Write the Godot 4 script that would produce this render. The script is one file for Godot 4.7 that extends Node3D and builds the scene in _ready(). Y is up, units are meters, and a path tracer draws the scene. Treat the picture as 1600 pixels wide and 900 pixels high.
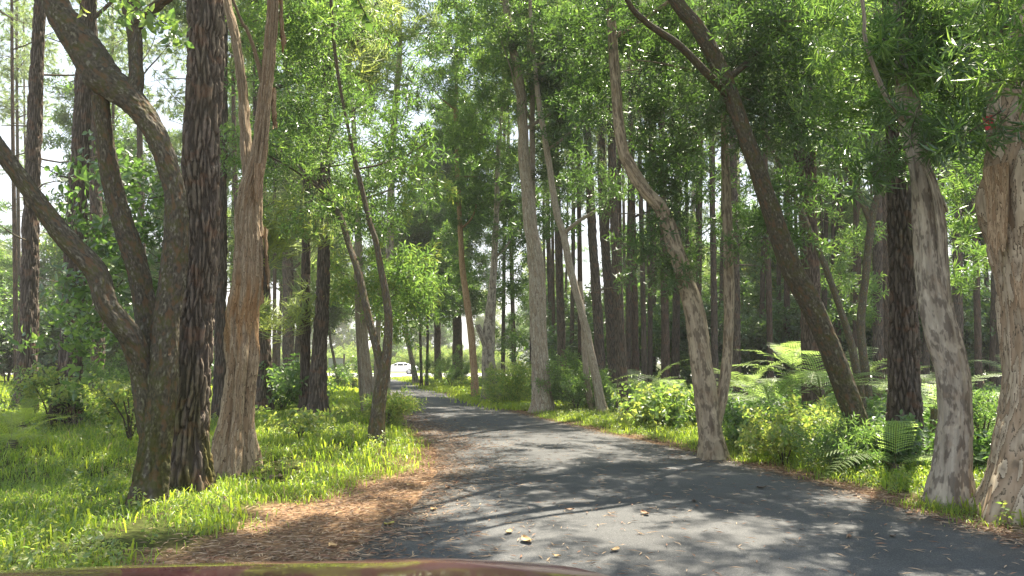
extends Node3D
# A narrow asphalt road through a grove of paperbarks and pines, seen over the bonnet of a parked red car.

const EYE := 1.4            # camera height in metres
const PITCH := 5.6          # degrees up
const FOCAL := 1172.0       # focal length in pixels of the 1600 x 900 photograph

var rng := RandomNumberGenerator.new()
var lumps := FastNoiseLite.new()
var bark := {}              # kind -> {mat, h (heights), w, hgt, amp, tile}
var sprigs := {}            # leaf kind + lod + tone -> ArrayMesh
var mats := {}
var taken := {}

func _ready():
	rng.seed = 20240611
	lumps.seed = 5
	lumps.frequency = 1.0
	lumps.noise_type = FastNoiseLite.TYPE_SIMPLEX_SMOOTH
	lumps.fractal_octaves = 2
	set_view()
	make_materials()
	make_bark()
	build_ground()
	build_road()
	left_trees()
	right_trees()
	background_trees()
	undergrowth()
	ferns()
	grass_and_litter()
	far_street()
	near_car()
	small_things()

# ------------------------------------------------------------------ view, light
func set_view():
	var cam := Camera3D.new()
	cam.name = "camera"
	cam.position = Vector3(0, EYE, 0)
	cam.rotation_degrees = Vector3(PITCH, 0, 0)
	cam.fov = 42.0
	cam.near = 0.05
	cam.far = 900.0
	add_child(cam)
	cam.current = true
	var we := WorldEnvironment.new()
	we.name = "world_environment"
	var e := Environment.new()
	e.background_mode = Environment.BG_SKY
	var sky := Sky.new()
	var sm := ProceduralSkyMaterial.new()
	sm.sky_top_color = Color(0.74, 0.83, 0.95)
	sm.sky_horizon_color = Color(0.94, 0.96, 0.98)
	sm.sky_curve = 0.22
	sm.sky_energy_multiplier = 0.68
	sm.ground_bottom_color = Color(0.16, 0.18, 0.12)
	sm.ground_horizon_color = Color(0.5, 0.55, 0.5)
	sky.sky_material = sm
	e.sky = sky
	e.tonemap_mode = Environment.TONE_MAPPER_LINEAR
	e.tonemap_exposure = 4.3
	e.sdfgi_enabled = true
	e.ssao_enabled = true
	e.ssil_enabled = true
	e.fog_enabled = true
	e.fog_light_color = Color(1.0, 0.98, 0.93)
	e.fog_density = 0.0012
	we.environment = e
	add_child(we)
	var sun := DirectionalLight3D.new()
	sun.name = "sun"
	sun.light_energy = 1.6
	sun.light_color = Color(1.0, 0.965, 0.89)
	sun.light_angular_distance = 0.5
	sun.shadow_enabled = true
	add_child(sun)
	sun.look_at_from_position(Vector3(0.44, 1.75, -0.70), Vector3.ZERO, Vector3.UP)

# ------------------------------------------------------------------ places
func at(px: float, py: float, depth: float) -> Vector3:      # the point at that many metres ahead on the sight line through a place in the photograph
	var u := (px - 800.0) / FOCAL
	var v := (450.0 - py) / FOCAL
	var p := deg_to_rad(PITCH)
	var r := Vector3(u, v * cos(p) + sin(p), -(cos(p) - v * sin(p)))
	return Vector3(0, EYE, 0) + r * (depth / -r.z)

func foot(px: float, py: float) -> Vector3:                   # where that sight line meets the ground
	var u := (px - 800.0) / FOCAL
	var v := (450.0 - py) / FOCAL
	var p := deg_to_rad(PITCH)
	var r := Vector3(u, v * cos(p) + sin(p), -(cos(p) - v * sin(p)))
	var q := Vector3.ZERO
	for i in 14:
		q = Vector3(0, EYE, 0) + r * ((q.y - EYE) / r.y)
		q.y = lerpf(q.y, ground_y(q.x, q.z), 0.7)
	q.y = ground_y(q.x, q.z)
	return q

func along(table: Array, z: float) -> float:
	if z >= table[0].x:
		return table[0].y
	for i in range(1, table.size()):
		if z >= table[i].x:
			var t: float = (z - table[i - 1].x) / (table[i].x - table[i - 1].x)
			return lerpf(table[i - 1].y, table[i].y, t)
	return table[-1].y

var right_edge_table := [Vector2(8, 4.3), Vector2(-2, 4.15), Vector2(-6, 3.97), Vector2(-8.5, 3.6), Vector2(-11.2, 3.02), Vector2(-14.9, 1.85), Vector2(-18.5, 0.78), Vector2(-26.8, -1.36), Vector2(-35.3, -3.3), Vector2(-45, -5.5), Vector2(-57, -8.0), Vector2(-78, -12.3)]
var left_edge_table := [Vector2(8, -1.7), Vector2(-2, -1.5), Vector2(-5.4, -1.2), Vector2(-7.8, -0.95), Vector2(-9.6, -0.9), Vector2(-12.4, -1.25), Vector2(-16, -2.2), Vector2(-19.6, -3.2), Vector2(-25.6, -4.75), Vector2(-37, -7.4), Vector2(-50, -10.2), Vector2(-62, -12.8), Vector2(-78, -16.6)]
var lawn_edge_table := [Vector2(8, -3.2), Vector2(-2, -3.0), Vector2(-5.4, -2.46), Vector2(-6.8, -2.25), Vector2(-7.8, -1.96), Vector2(-9.1, -1.52), Vector2(-10.3, -1.29), Vector2(-12, -1.5), Vector2(-14.5, -2.0), Vector2(-18.5, -2.95), Vector2(-25.6, -4.9), Vector2(-37, -7.6), Vector2(-50, -10.4), Vector2(-78, -16.8)]
func right_edge(z: float) -> float: return along(right_edge_table, z)
func left_edge(z: float) -> float: return along(left_edge_table, z)
func lawn_edge(z: float) -> float: return along(lawn_edge_table, z)

func ground_y(x: float, z: float) -> float:
	var far := -0.28 * smoothstep(-45.0, -76.0, z) + 0.26 * smoothstep(-79.0, -89.0, z)
	var away := 0.0
	if z > -79.0:
		var dl := lawn_edge(z) - x
		if dl > 0.0:
			var bank := 0.2 * smoothstep(-8.5, -10.5, z) * (1.0 - smoothstep(-22.0, -34.0, z)) + 0.04
			away += bank * smoothstep(0.0, 0.55, dl) + 0.02 * minf(dl, 8.0) * smoothstep(-9.0, -16.0, z)
			away += 0.06 * lumps.get_noise_2d(x * 0.35, z * 0.35) * smoothstep(0.0, 1.5, dl)
		var dr := x - right_edge(z)
		if dr > 0.0:
			away += 0.05 * smoothstep(0.1, 0.9, dr) + 0.07 * lumps.get_noise_2d(x * 0.4, z * 0.4) * smoothstep(0.3, 2.0, dr)
	return far + away

# ------------------------------------------------------------------ names and nodes
func numbered(called: String) -> String:
	if not taken.has(called):
		taken[called] = 0
		return called
	taken[called] += 1
	return "%s_%03d" % [called, taken[called]]

func thing(called: String, label: String, category: String, where: Vector3, group := "", kind := "") -> Node3D:
	var o := Node3D.new()
	o.name = numbered(called)
	o.position = where
	add_child(o)
	tag(o, label, category, group, kind)
	return o

func tag(o: Node, label: String, category := "", group := "", kind := ""):
	if label: o.set_meta("label", label)
	if category: o.set_meta("category", category)
	if group: o.set_meta("group", group)
	if kind: o.set_meta("kind", kind)

func part(called: String, mesh: Mesh, material: Material, parent: Node, where := Vector3.ZERO, kind := "") -> MeshInstance3D:
	var o := MeshInstance3D.new()
	o.name = called if parent != self else numbered(called)
	o.mesh = mesh
	if material: o.material_override = material
	o.position = where
	parent.add_child(o, true)
	if kind: o.set_meta("kind", kind)
	return o

func scatter(called: String, mesh: Mesh, places: Array, parent: Node, kind := "stuff") -> MultiMeshInstance3D:
	var mm := MultiMesh.new()
	mm.transform_format = MultiMesh.TRANSFORM_3D
	mm.mesh = mesh
	mm.instance_count = places.size()
	for i in places.size():
		mm.set_instance_transform(i, places[i])
	var o := MultiMeshInstance3D.new()
	o.name = called if parent != self else numbered(called)
	o.multimesh = mm
	parent.add_child(o, true)
	o.set_meta("kind", kind)
	return o

# ------------------------------------------------------------------ materials
func plain(c: Color, rough := 0.8, spec := 0.5) -> StandardMaterial3D:      # c: linear base colour
	var m := StandardMaterial3D.new()
	m.albedo_color = c.linear_to_srgb()
	m.roughness = rough
	m.metallic_specular = spec
	return m

func leafy(c: Color, through: Color, rough := 0.42) -> StandardMaterial3D:
	var m := plain(c, rough, 0.5)
	m.backlight_enabled = true
	m.backlight = through.linear_to_srgb()
	m.cull_mode = BaseMaterial3D.CULL_DISABLED
	return m

func make_materials():
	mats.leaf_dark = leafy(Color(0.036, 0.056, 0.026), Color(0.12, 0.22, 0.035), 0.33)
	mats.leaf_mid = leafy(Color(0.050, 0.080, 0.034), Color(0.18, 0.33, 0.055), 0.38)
	mats.leaf_light = leafy(Color(0.082, 0.118, 0.044), Color(0.32, 0.49, 0.08), 0.42)
	mats.leaf_yellow = leafy(Color(0.14, 0.16, 0.050), Color(0.54, 0.62, 0.11), 0.45)
	mats.needle = leafy(Color(0.060, 0.082, 0.042), Color(0.20, 0.29, 0.08), 0.5)
	mats.needle_pale = leafy(Color(0.125, 0.15, 0.075), Color(0.42, 0.52, 0.16), 0.5)
	mats.twig = plain(Color(0.09, 0.07, 0.05), 0.9)
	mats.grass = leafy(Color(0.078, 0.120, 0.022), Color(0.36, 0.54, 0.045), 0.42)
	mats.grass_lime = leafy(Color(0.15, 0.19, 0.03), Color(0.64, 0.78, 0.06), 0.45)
	mats.grass_dry = leafy(Color(0.22, 0.18, 0.08), Color(0.4, 0.36, 0.14), 0.7)
	mats.frond = leafy(Color(0.13, 0.18, 0.065), Color(0.46, 0.64, 0.15), 0.45)
	mats.frond_lime = leafy(Color(0.17, 0.22, 0.03), Color(0.66, 0.80, 0.07), 0.45)
	mats.litter_red = plain(Color(0.22, 0.115, 0.065), 0.8)
	mats.litter_brown = plain(Color(0.15, 0.10, 0.065), 0.8)
	mats.litter_tan = plain(Color(0.42, 0.30, 0.19), 0.7)
	for k in ["litter_red", "litter_brown", "litter_tan"]:
		mats[k].cull_mode = BaseMaterial3D.CULL_DISABLED

func noise_bytes(kind: int, freq: float, seed_: int, w: int, h: int, squash: int, octaves := 3, cell := -1) -> PackedByteArray:
	var n := FastNoiseLite.new()
	n.noise_type = kind
	n.frequency = freq
	n.seed = seed_
	n.fractal_octaves = octaves
	if cell >= 0:
		n.fractal_type = FastNoiseLite.FRACTAL_NONE
		n.cellular_return_type = cell
		n.cellular_jitter = 1.0
		n.domain_warp_enabled = true
		n.domain_warp_amplitude = 22.0
		n.domain_warp_frequency = 0.018
	var im := n.get_seamless_image(w, h / squash)
	im.convert(Image.FORMAT_L8)
	if squash > 1:
		im.resize(w, h, Image.INTERPOLATE_CUBIC)
	return im.get_data()

func lay(a: Color, b: Color, t: float) -> Color:
	return a.lerp(b, clampf(t, 0.0, 1.0))

func make_bark():
	var w := 512
	var h := 1024
	# pine: tall plates parted by dark fissures, some plates flaking pale
	var cells := noise_bytes(FastNoiseLite.TYPE_CELLULAR, 0.052, 11, w, h, 6, 1, FastNoiseLite.RETURN_DISTANCE2_SUB)
	var ids := noise_bytes(FastNoiseLite.TYPE_CELLULAR, 0.052, 11, w, h, 6, 1, FastNoiseLite.RETURN_CELL_VALUE)
	var fine := noise_bytes(FastNoiseLite.TYPE_SIMPLEX_SMOOTH, 0.05, 3, w, h, 2, 4)
	var broad := noise_bytes(FastNoiseLite.TYPE_SIMPLEX_SMOOTH, 0.008, 9, w, h, 1, 4)
	var streak := noise_bytes(FastNoiseLite.TYPE_SIMPLEX_SMOOTH, 0.022, 21, w, h, 8, 4)
	var streak2 := noise_bytes(FastNoiseLite.TYPE_SIMPLEX_SMOOTH, 0.06, 27, w, h, 8, 3)
	var blotch := noise_bytes(FastNoiseLite.TYPE_SIMPLEX_SMOOTH, 0.016, 33, w, h, 2, 5)
	bark_kind("pine", w, h, 1.3, 2.6, 0.026, func(i):
		var edge := smoothstep(0.06, 0.42, cells[i] / 255.0)
		var f := fine[i] / 255.0
		var c := lay(Color(0.050, 0.040, 0.032), Color(0.150, 0.118, 0.094), edge * 0.8 + f * 0.25)
		var flake := smoothstep(0.62, 0.86, ids[i] / 255.0 * 0.35 + f * 0.75) * edge
		c = lay(c, Color(0.26, 0.21, 0.17), flake * 0.5)
		c = lay(c, Color(0.20, 0.11, 0.07), smoothstep(0.62, 0.85, broad[i] / 255.0) * 0.5)
		return [c, edge * 0.75 + f * 0.25])
	# paperbark: pale papery sheets, terraced, with tan under-layers and dark torn edges
	bark_kind("paper", w, h, 1.5, 3.0, 0.030, func(i):
		var s := streak[i] / 255.0
		var s2 := streak2[i] / 255.0
		var bl := blotch[i] / 255.0
		var f := fine[i] / 255.0
		var q := (s * 0.80 + bl * 0.20) * 7.0 + s2 * 0.9
		var fr := q - floorf(q)
		var step := floorf(q)
		var c := lay(Color(0.50, 0.435, 0.345), Color(0.25, 0.20, 0.15), fr)
		var pick := fmod(step * 0.618 + 0.13, 1.0)
		c = lay(c, Color(0.27, 0.185, 0.12), smoothstep(0.62, 0.9, pick) * 0.55)
		c = lay(c, Color(0.52, 0.45, 0.36), smoothstep(0.35, 0.0, pick) * 0.5)
		c = lay(c, Color(0.07, 0.055, 0.04), smoothstep(0.84, 0.97, fr) * 0.9)
		c = lay(c, Color(0.16, 0.13, 0.10), smoothstep(0.60, 0.80, bl * 0.65 + f * 0.35) * 0.75)
		c = c * (0.82 + 0.36 * s2)
		return [c, (step + smoothstep(0.0, 0.9, fr) * 0.4) / 8.0 * 0.8 + s2 * 0.2])
	# the same with dark lichen patches and horizontal scars
	bark_kind("patchy", w, h, 1.4, 2.8, 0.020, func(i):
		var s := streak[i] / 255.0
		var bl := blotch[i] / 255.0
		var f := fine[i] / 255.0
		var br := broad[i] / 255.0
		var c := lay(Color(0.43, 0.375, 0.295), Color(0.24, 0.20, 0.155), s)
		c = lay(c, Color(0.09, 0.07, 0.055), smoothstep(0.47, 0.58, bl * 0.5 + f * 0.3 + streak2[i] / 255.0 * 0.20) * 0.72)
		c = lay(c, Color(0.26, 0.19, 0.13), smoothstep(0.62, 0.80, br) * 0.35)
		c = lay(c, Color(0.50, 0.43, 0.33), smoothstep(0.38, 0.26, br) * 0.5)
		c = c * (0.80 + 0.4 * streak2[i] / 255.0)
		return [c, bl * 0.35 + s * 0.35 + streak2[i] / 255.0 * 0.2 + f * 0.1])
	# smooth grey-brown bark, moss film and round lichens
	bark_kind("mossy", w, h, 0.75, 1.5, 0.016, func(i):
		var f := fine[i] / 255.0
		var bl := blotch[i] / 255.0
		var br := broad[i] / 255.0
		var c := lay(Color(0.165, 0.138, 0.108), Color(0.045, 0.038, 0.030), f * 1.1)
		c = lay(c, Color(0.110, 0.105, 0.036), smoothstep(0.50, 0.72, br * 0.6 + f * 0.4) * 0.7)
		c = lay(c, Color(0.27, 0.25, 0.20), smoothstep(0.60, 0.76, bl * 0.7 + (1.0 - f) * 0.3) * 0.7)
		c = lay(c, Color(0.18, 0.10, 0.055), smoothstep(0.36, 0.24, bl) * 0.6)
		return [c, f * 0.5 + bl * 0.5])

func bark_kind(kind: String, w: int, h: int, tile_u: float, tile_v: float, amp: float, shade: Callable):
	var rgb := PackedByteArray()
	rgb.resize(w * h * 3)
	var hb := PackedByteArray()
	hb.resize(w * h)
	var hf := PackedFloat32Array()
	hf.resize(w * h)
	for i in w * h:
		var r: Array = shade.call(i)
		var c: Color = r[0].linear_to_srgb()
		rgb[i * 3] = int(clampf(c.r, 0, 1) * 255.0)
		rgb[i * 3 + 1] = int(clampf(c.g, 0, 1) * 255.0)
		rgb[i * 3 + 2] = int(clampf(c.b, 0, 1) * 255.0)
		hf[i] = r[1]
		hb[i] = int(clampf(r[1], 0, 1) * 255.0)
	var m := StandardMaterial3D.new()
	m.resource_name = kind + "_bark"
	m.albedo_texture = ImageTexture.create_from_image(Image.create_from_data(w, h, false, Image.FORMAT_RGB8, rgb))
	m.heightmap_enabled = true
	m.heightmap_texture = ImageTexture.create_from_image(Image.create_from_data(w, h, false, Image.FORMAT_L8, hb))
	m.heightmap_scale = amp * 60.0
	m.roughness = 0.9
	m.metallic_specular = 0.3
	m.vertex_color_use_as_albedo = true
	bark[kind] = {"mat": m, "h": hf, "w": w, "hgt": h, "amp": amp, "u": tile_u, "v": tile_v}

# ------------------------------------------------------------------ tubes: trunks, stems, limbs
func smooth_path(pts: Array, step: float, coarse_above := 1e9) -> Array:      # pts: Vector4 (x, y, z, radius); Catmull-Rom, resampled
	var out := []
	var n := pts.size()
	for i in n - 1:
		var a: Vector4 = pts[maxi(i - 1, 0)]
		var b: Vector4 = pts[i]
		var c: Vector4 = pts[i + 1]
		var d: Vector4 = pts[mini(i + 2, n - 1)]
		var len := Vector3(c.x - b.x, c.y - b.y, c.z - b.z).length()
		var st := step if b.y < coarse_above else step * 7.0
		var k := maxi(1, int(ceil(len / st)))
		for j in k:
			var t := float(j) / k
			var q := 0.5 * ((2.0 * b) + (c - a) * t + (2.0 * a - 5.0 * b + 4.0 * c - d) * t * t + (3.0 * b - a - 3.0 * c + d) * t * t * t)
			q.w = lerpf(b.w, c.w, t)
			out.append(q)
	out.append(pts[-1])
	return out

# path in local coordinates, y = 0 at the ground. look: {bark, sides, flare, flutes, moss, seed, tint}
func tube_mesh(path: Array, look: Dictionary) -> ArrayMesh:
	var b: Dictionary = bark[look.get("bark", "pine")]
	var sides: int = look.get("sides", 12)
	var flare: float = look.get("flare", 0.0)
	var flutes: float = look.get("flutes", 0.0)
	var flute_top: float = look.get("flute_top", 2.0)
	var moss: float = look.get("moss", 0.0)
	var tint: Color = look.get("tint", Color.WHITE)
	var bump: float = look.get("bump", 1.0)
	var sd: float = look.get("seed", 1.0) * 7.31
	var peel: float = look.get("peel", 0.0)
	var hf: PackedFloat32Array = b.h
	var w: int = b.w
	var hgt: int = b.hgt
	var rows := path.size()
	var cols := sides + 1
	var verts := PackedVector3Array()
	var norms := PackedVector3Array()
	var uvs := PackedVector2Array()
	var colors := PackedColorArray()
	verts.resize(rows * cols)
	norms.resize(rows * cols)
	uvs.resize(rows * cols)
	colors.resize(rows * cols)
	var r_typ: float = path[mini(rows - 1, rows / 4)].w
	var reps := maxi(1, int(round(TAU * r_typ / b.u)))
	var side := Vector3(1, 0, 0)
	var run := 0.0
	var fine_bump := sides >= 20
	for i in rows:
		var q: Vector4 = path[i]
		var p := Vector3(q.x, q.y, q.z)
		var q2: Vector4 = path[mini(i + 1, rows - 1)]
		var q1: Vector4 = path[maxi(i - 1, 0)]
		var tan := Vector3(q2.x - q1.x, q2.y - q1.y, q2.z - q1.z).normalized()
		if tan.length() < 0.5: tan = Vector3.UP
		side = (side - tan * side.dot(tan))
		side = side.normalized() if side.length() > 0.01 else tan.cross(Vector3(0, 0, 1)).normalized()
		var other := tan.cross(side)
		if i > 0: run += Vector3(q.x - q1.x, q.y - q1.y, q.z - q1.z).length()
		var fl := flare * exp(-maxf(q.y, -0.1) / (0.38 + q.w * 0.5))
		var fu := flutes * (1.0 - smoothstep(flute_top * 0.8, flute_top * 1.05, q.y))
		var v = run / b.v + sd
		var vrow := int(fposmod(v, 1.0) * hgt) % hgt
		var top_fade := clampf(1.0 - float(i) / rows * 0.3, 0.0, 1.0)
		for j in cols:
			var a := float(j % sides) / sides * TAU
			var ca := cos(a)
			var sa := sin(a)
			var dir := side * ca + other * sa
			var k := 1.0 + fl * (0.55 + 0.75 * maxf(0.0, lumps.get_noise_3d(ca * 1.4 + sd, sa * 1.4, 3.0) * 2.0 + 0.3))
			if sides >= 14:
				k += 0.16 * lumps.get_noise_3d(ca * 0.8 + sd, sa * 0.8, q.y * 0.9 + sd)
			if fu > 0.0:
				var fw := a * 3.0 + sin(q.y * 1.3 + sd) * 0.5
				k += fu * (pow(absf(cos(fw)), 0.7) - 0.62)
			var u := float(j) / sides * reps
			var hh := 0.5
			if fine_bump:
				hh = hf[vrow * w + int(fposmod(u, 1.0) * w) % w]
			verts[i * cols + j] = p + dir * (q.w * k + (hh - 0.85) * b.amp * 1.5 * bump * minf(1.0, q.w / 0.12) * top_fade)
			uvs[i * cols + j] = Vector2(u, v)
			var c := tint
			if moss > 0.0:
				var mo := moss * (1.0 - smoothstep(0.3, 1.7, q.y)) + 0.2 * moss
				mo *= clampf(0.65 + 1.3 * lumps.get_noise_3d(ca * 1.2 + sd, q.y * 1.3, sa * 1.2), 0.0, 1.0)
				c = c * Color.WHITE.lerp(Color(0.62, 0.72, 0.22), mo)
			if peel > 0.0:
				var rag := q.y + 0.45 * lumps.get_noise_2d(ca * 2.0 + 5.0, sa * 2.0) + 0.12 * lumps.get_noise_2d(a * 5.0, q.y * 2.0)
				c = c * Color.WHITE.lerp(Color(1.0, 0.82, 0.64), peel * smoothstep(1.6, 1.68, rag) * (1.0 - smoothstep(2.0, 2.3, rag)))
			colors[i * cols + j] = c
	var idx := PackedInt32Array()
	idx.resize((rows - 1) * sides * 6)
	var n := 0
	for i in rows - 1:
		for j in sides:
			var a0 := i * cols + j
			idx[n] = a0; idx[n + 1] = a0 + cols; idx[n + 2] = a0 + 1
			idx[n + 3] = a0 + 1; idx[n + 4] = a0 + cols; idx[n + 5] = a0 + cols + 1
			n += 6
	for i in rows:
		for j in cols:
			var jl := (j - 1 + sides) % sides
			var jr := (j + 1) % sides
			var du := verts[i * cols + jr] - verts[i * cols + jl]
			var dv := verts[mini(i + 1, rows - 1) * cols + j] - verts[maxi(i - 1, 0) * cols + j]
			norms[i * cols + j] = du.cross(dv).normalized()
	var arr := []
	arr.resize(Mesh.ARRAY_MAX)
	arr[Mesh.ARRAY_VERTEX] = verts
	arr[Mesh.ARRAY_NORMAL] = norms
	arr[Mesh.ARRAY_TEX_UV] = uvs
	arr[Mesh.ARRAY_COLOR] = colors
	arr[Mesh.ARRAY_INDEX] = idx
	var me := ArrayMesh.new()
	me.add_surface_from_arrays(Mesh.PRIMITIVE_TRIANGLES, arr)
	return me

func v4(p: Vector3, r: float) -> Vector4:
	return Vector4(p.x, p.y, p.z, r)
func v3(q: Vector4) -> Vector3:
	return Vector3(q.x, q.y, q.z)

# a stem measured in the photograph: [x, y, width, metres further] in its pixels, at the tree's distance
func measured(o: Vector3, px: Array, root: bool) -> Array:
	var out := []
	for i in px.size():
		var q: Array = px[i]
		var d: float = -o.z + (q[3] if q.size() > 3 else 0.0)
		var p := at(q[0], q[1], d) - o
		var r: float = q[2] * 0.47 * d / FOCAL
		if i == 0 and root:
			p = Vector3.ZERO
			out.append(v4(Vector3(0, -0.25, 0), r))
		out.append(v4(p, r))
	return out

func grown_on(pts: Array, height: float, wander: float) -> Array:      # the part above the frame: straight on, tapering to the top
	var a: Vector4 = pts[-2]
	var b: Vector4 = pts[-1]
	var dir := (v3(b) - v3(a)).normalized()
	var p := v3(b)
	var n := 5
	var rise := height - b.y
	if rise < 1.0: return pts
	for i in n:
		var t := float(i + 1) / n
		dir = (dir * 0.7 + Vector3(rng.randfn(0, wander), 1.0, rng.randfn(0, wander)) * 0.4).normalized()
		p += dir * (rise / n / maxf(dir.y, 0.4))
		pts.append(v4(p, lerpf(b.w, 0.025, pow(t, 0.8))))
	return pts

# spec: bark, height, flare, moss, flutes, leaf, tone, limbs, from (m), reach (m), clump (m), per (sprigs to a clump), stems, clumps
func tree(called: String, label: String, category: String, group: String, px: Array, spec: Dictionary) -> Node3D:
	var o := foot(px[0][0], px[0][1])
	var t := thing(called, label, category, o, group)
	var depth := -o.z
	var height: float = spec.get("height", 20.0)
	var seed_ := rng.randf_range(0, 50)
	var pts := measured(o, px, true)
	var seen_top: float = pts[-1].y + 0.5
	pts = grown_on(pts, height, 0.10)
	var step := clampf(4.0 * depth / FOCAL, 0.026, 0.35)
	var path := smooth_path(pts, step, seen_top)
	var sides := clampi(int(px[1][2] * 1.3), 9, 96)
	var look := {"bark": spec.get("bark", "pine"), "sides": sides, "flare": spec.get("flare", 0.25), "flutes": spec.get("flutes", 0.0), "flute_top": spec.get("flute_top", 2.0), "moss": spec.get("moss", 0.0), "seed": seed_, "tint": spec.get("tint", Color.WHITE), "bump": spec.get("bump", 1.0), "peel": spec.get("peel", 0.0)}
	part("trunk", tube_mesh(path, look), bark[look.bark].mat, t)
	var hosts := [path]
	for s in spec.get("stems", []):
		var sp := measured(o, s, false)
		if s[-1][1] < 30: sp = grown_on(sp, height * 0.8, 0.16)
		var spath := smooth_path(sp, step, seen_top)
		var l2 := look.duplicate()
		l2.sides = clampi(int(s[0][2] * 1.3), 8, 72)
		l2.flare = 0.0
		l2.flutes = 0.0
		l2.peel = 0.0
		l2.seed = seed_ + s[0][0]
		part("stem", tube_mesh(spath, l2), bark[look.bark].mat, t)
		hosts.append(spath)
	crown(t, depth, hosts, spec, look)
	return t

func crown(t: Node3D, depth: float, hosts: Array, spec: Dictionary, look: Dictionary):
	var leaf: String = spec.get("leaf", "narrow")
	var tone: int = spec.get("tone", 0)
	var limbs: int = spec.get("limbs", 9)
	var from: float = spec.get("from", 5.0)
	var reach: float = spec.get("reach", 2.6)
	var clump: float = spec.get("clump", 0.7) * (0.98 if depth < 16.0 else 0.82)
	var per: int = maxi(3, int(spec.get("per", 16) * 0.42))
	var rise: float = spec.get("rise", 0.5)
	var lod := 0 if depth < 14.0 else (1 if depth < 34.0 else 2)
	var size: float = spec.get("size", 1.0)
	var spots := []
	var upper: float = look.get("leafless", 0.0)
	for i in limbs:
		var path: Array = hosts[i % hosts.size()]
		var top: float = path[-1].y
		var low := maxf(from, path[0].y + 0.5)
		if low > top - 0.5: continue
		var hy := lerpf(low, top - 0.3, pow((i + rng.randf()) / limbs, 0.9))
		var k := 0
		while k < path.size() - 1 and path[k].y < hy: k += 1
		var s: Vector4 = path[k]
		var tt := (hy - low) / maxf(top - low, 0.1)
		var az := i * 2.399 + rng.randf_range(-0.5, 0.5)
		var lenl := reach * lerpf(1.0, 0.45, tt) * rng.randf_range(0.7, 1.25)
		var p := v3(s)
		var dir := Vector3(cos(az), rise + rng.randf_range(-0.25, 0.25), sin(az)).normalized()
		var r0 := minf(s.w * 0.55, 0.018 * lenl + 0.02)
		var lp := [v4(p, r0)]
		var bend := rng.randf_range(-0.12, 0.22)
		for m in 5:
			dir = (dir + Vector3(rng.randfn(0, 0.16), bend, rng.randfn(0, 0.16))).normalized()
			p += dir * lenl / 5.0
			lp.append(v4(p, lerpf(r0, 0.008, (m + 1) / 5.0)))
		var lpath := smooth_path(lp, maxf(0.12, depth * 0.012))
		var li := part("limb", tube_mesh(lpath, {"bark": look.bark, "sides": 7 if depth < 20 else 5, "seed": i, "tint": look.get("tint", Color.WHITE)}), bark[look.bark].mat, t)
		for m in range(2, 6):
			var c := v3(lp[m])
			spots.append([c + Vector3(rng.randfn(0, 0.3), rng.randfn(0.05, 0.25), rng.randfn(0, 0.3)) * clump, clump * rng.randf_range(0.6, 1.2), per])
	for c in spec.get("clumps", []):      # [x, y, radius, sprigs, metres further] of leaf clumps seen in the photograph
		var d: float = depth + (c[4] if c.size() > 4 else 0.0)
		var q := at(c[0], c[1], d) - t.position
		spots.append([q, c[2] * d / FOCAL * 0.9, int(c[3] * 0.5)])
	for i in spec.get("dead", 0):
		var path: Array = hosts[0]
		var hy := rng.randf_range(3.0, maxf(4.0, from + 2.0))
		var k := 0
		while k < path.size() - 1 and path[k].y < hy: k += 1
		var p := v3(path[k])
		var az := rng.randf() * TAU
		var dir := Vector3(cos(az), rng.randf_range(-0.2, 0.35), sin(az)).normalized()
		var l := rng.randf_range(0.6, 2.4)
		var lp := [v4(p, 0.010 + 0.008 * l)]
		for m in 4:
			p += dir * l / 4.0
			dir = (dir + Vector3(rng.randfn(0, 0.2), rng.randfn(0.02, 0.15), rng.randfn(0, 0.2))).normalized()
			lp.append(v4(p, (0.010 + 0.008 * l) * (1.0 - 0.22 * (m + 1))))
		part("dead_limb", tube_mesh(smooth_path(lp, 0.3), {"bark": "mossy", "sides": 5, "seed": i}), bark.mossy.mat, t)
	var places := []
	var others := []
	for s in spots:
		var n: int = s[2]
		var into: Array = others if rng.randf() < 0.36 else places
		for i in n:
			var off := Vector3(rng.randfn(), rng.randfn() * 0.8, rng.randfn()) * 0.55
			if off.length() > 1.5: off *= 0.6
			var outward := off.normalized() if off.length() > 0.01 else Vector3.UP
			var dirn := (outward + Vector3(rng.randfn(0, 0.5), -0.15 if leaf != "feather" else -0.6, rng.randfn(0, 0.5))).normalized()
			into.append(Transform3D(facing(dirn, rng.randf() * TAU) * rng.randf_range(0.65, 1.3) * size, s[0] + off * s[1]))
	if places.size():
		scatter("crown", sprig(leaf, lod, tone), places, t)
	if others.size():
		scatter("crown", sprig(leaf, lod, 0 if tone in [1, 3] else (1 if tone == 2 else 3 if others.size() % 2 else 1)), others, t)

func facing(dir: Vector3, roll: float) -> Basis:       # y along dir
	var s := dir.cross(Vector3(0.31, 0.11, 0.94)).normalized()
	var b := Basis(s, dir, s.cross(dir))
	return b * Basis(Vector3.UP, roll)

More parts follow.
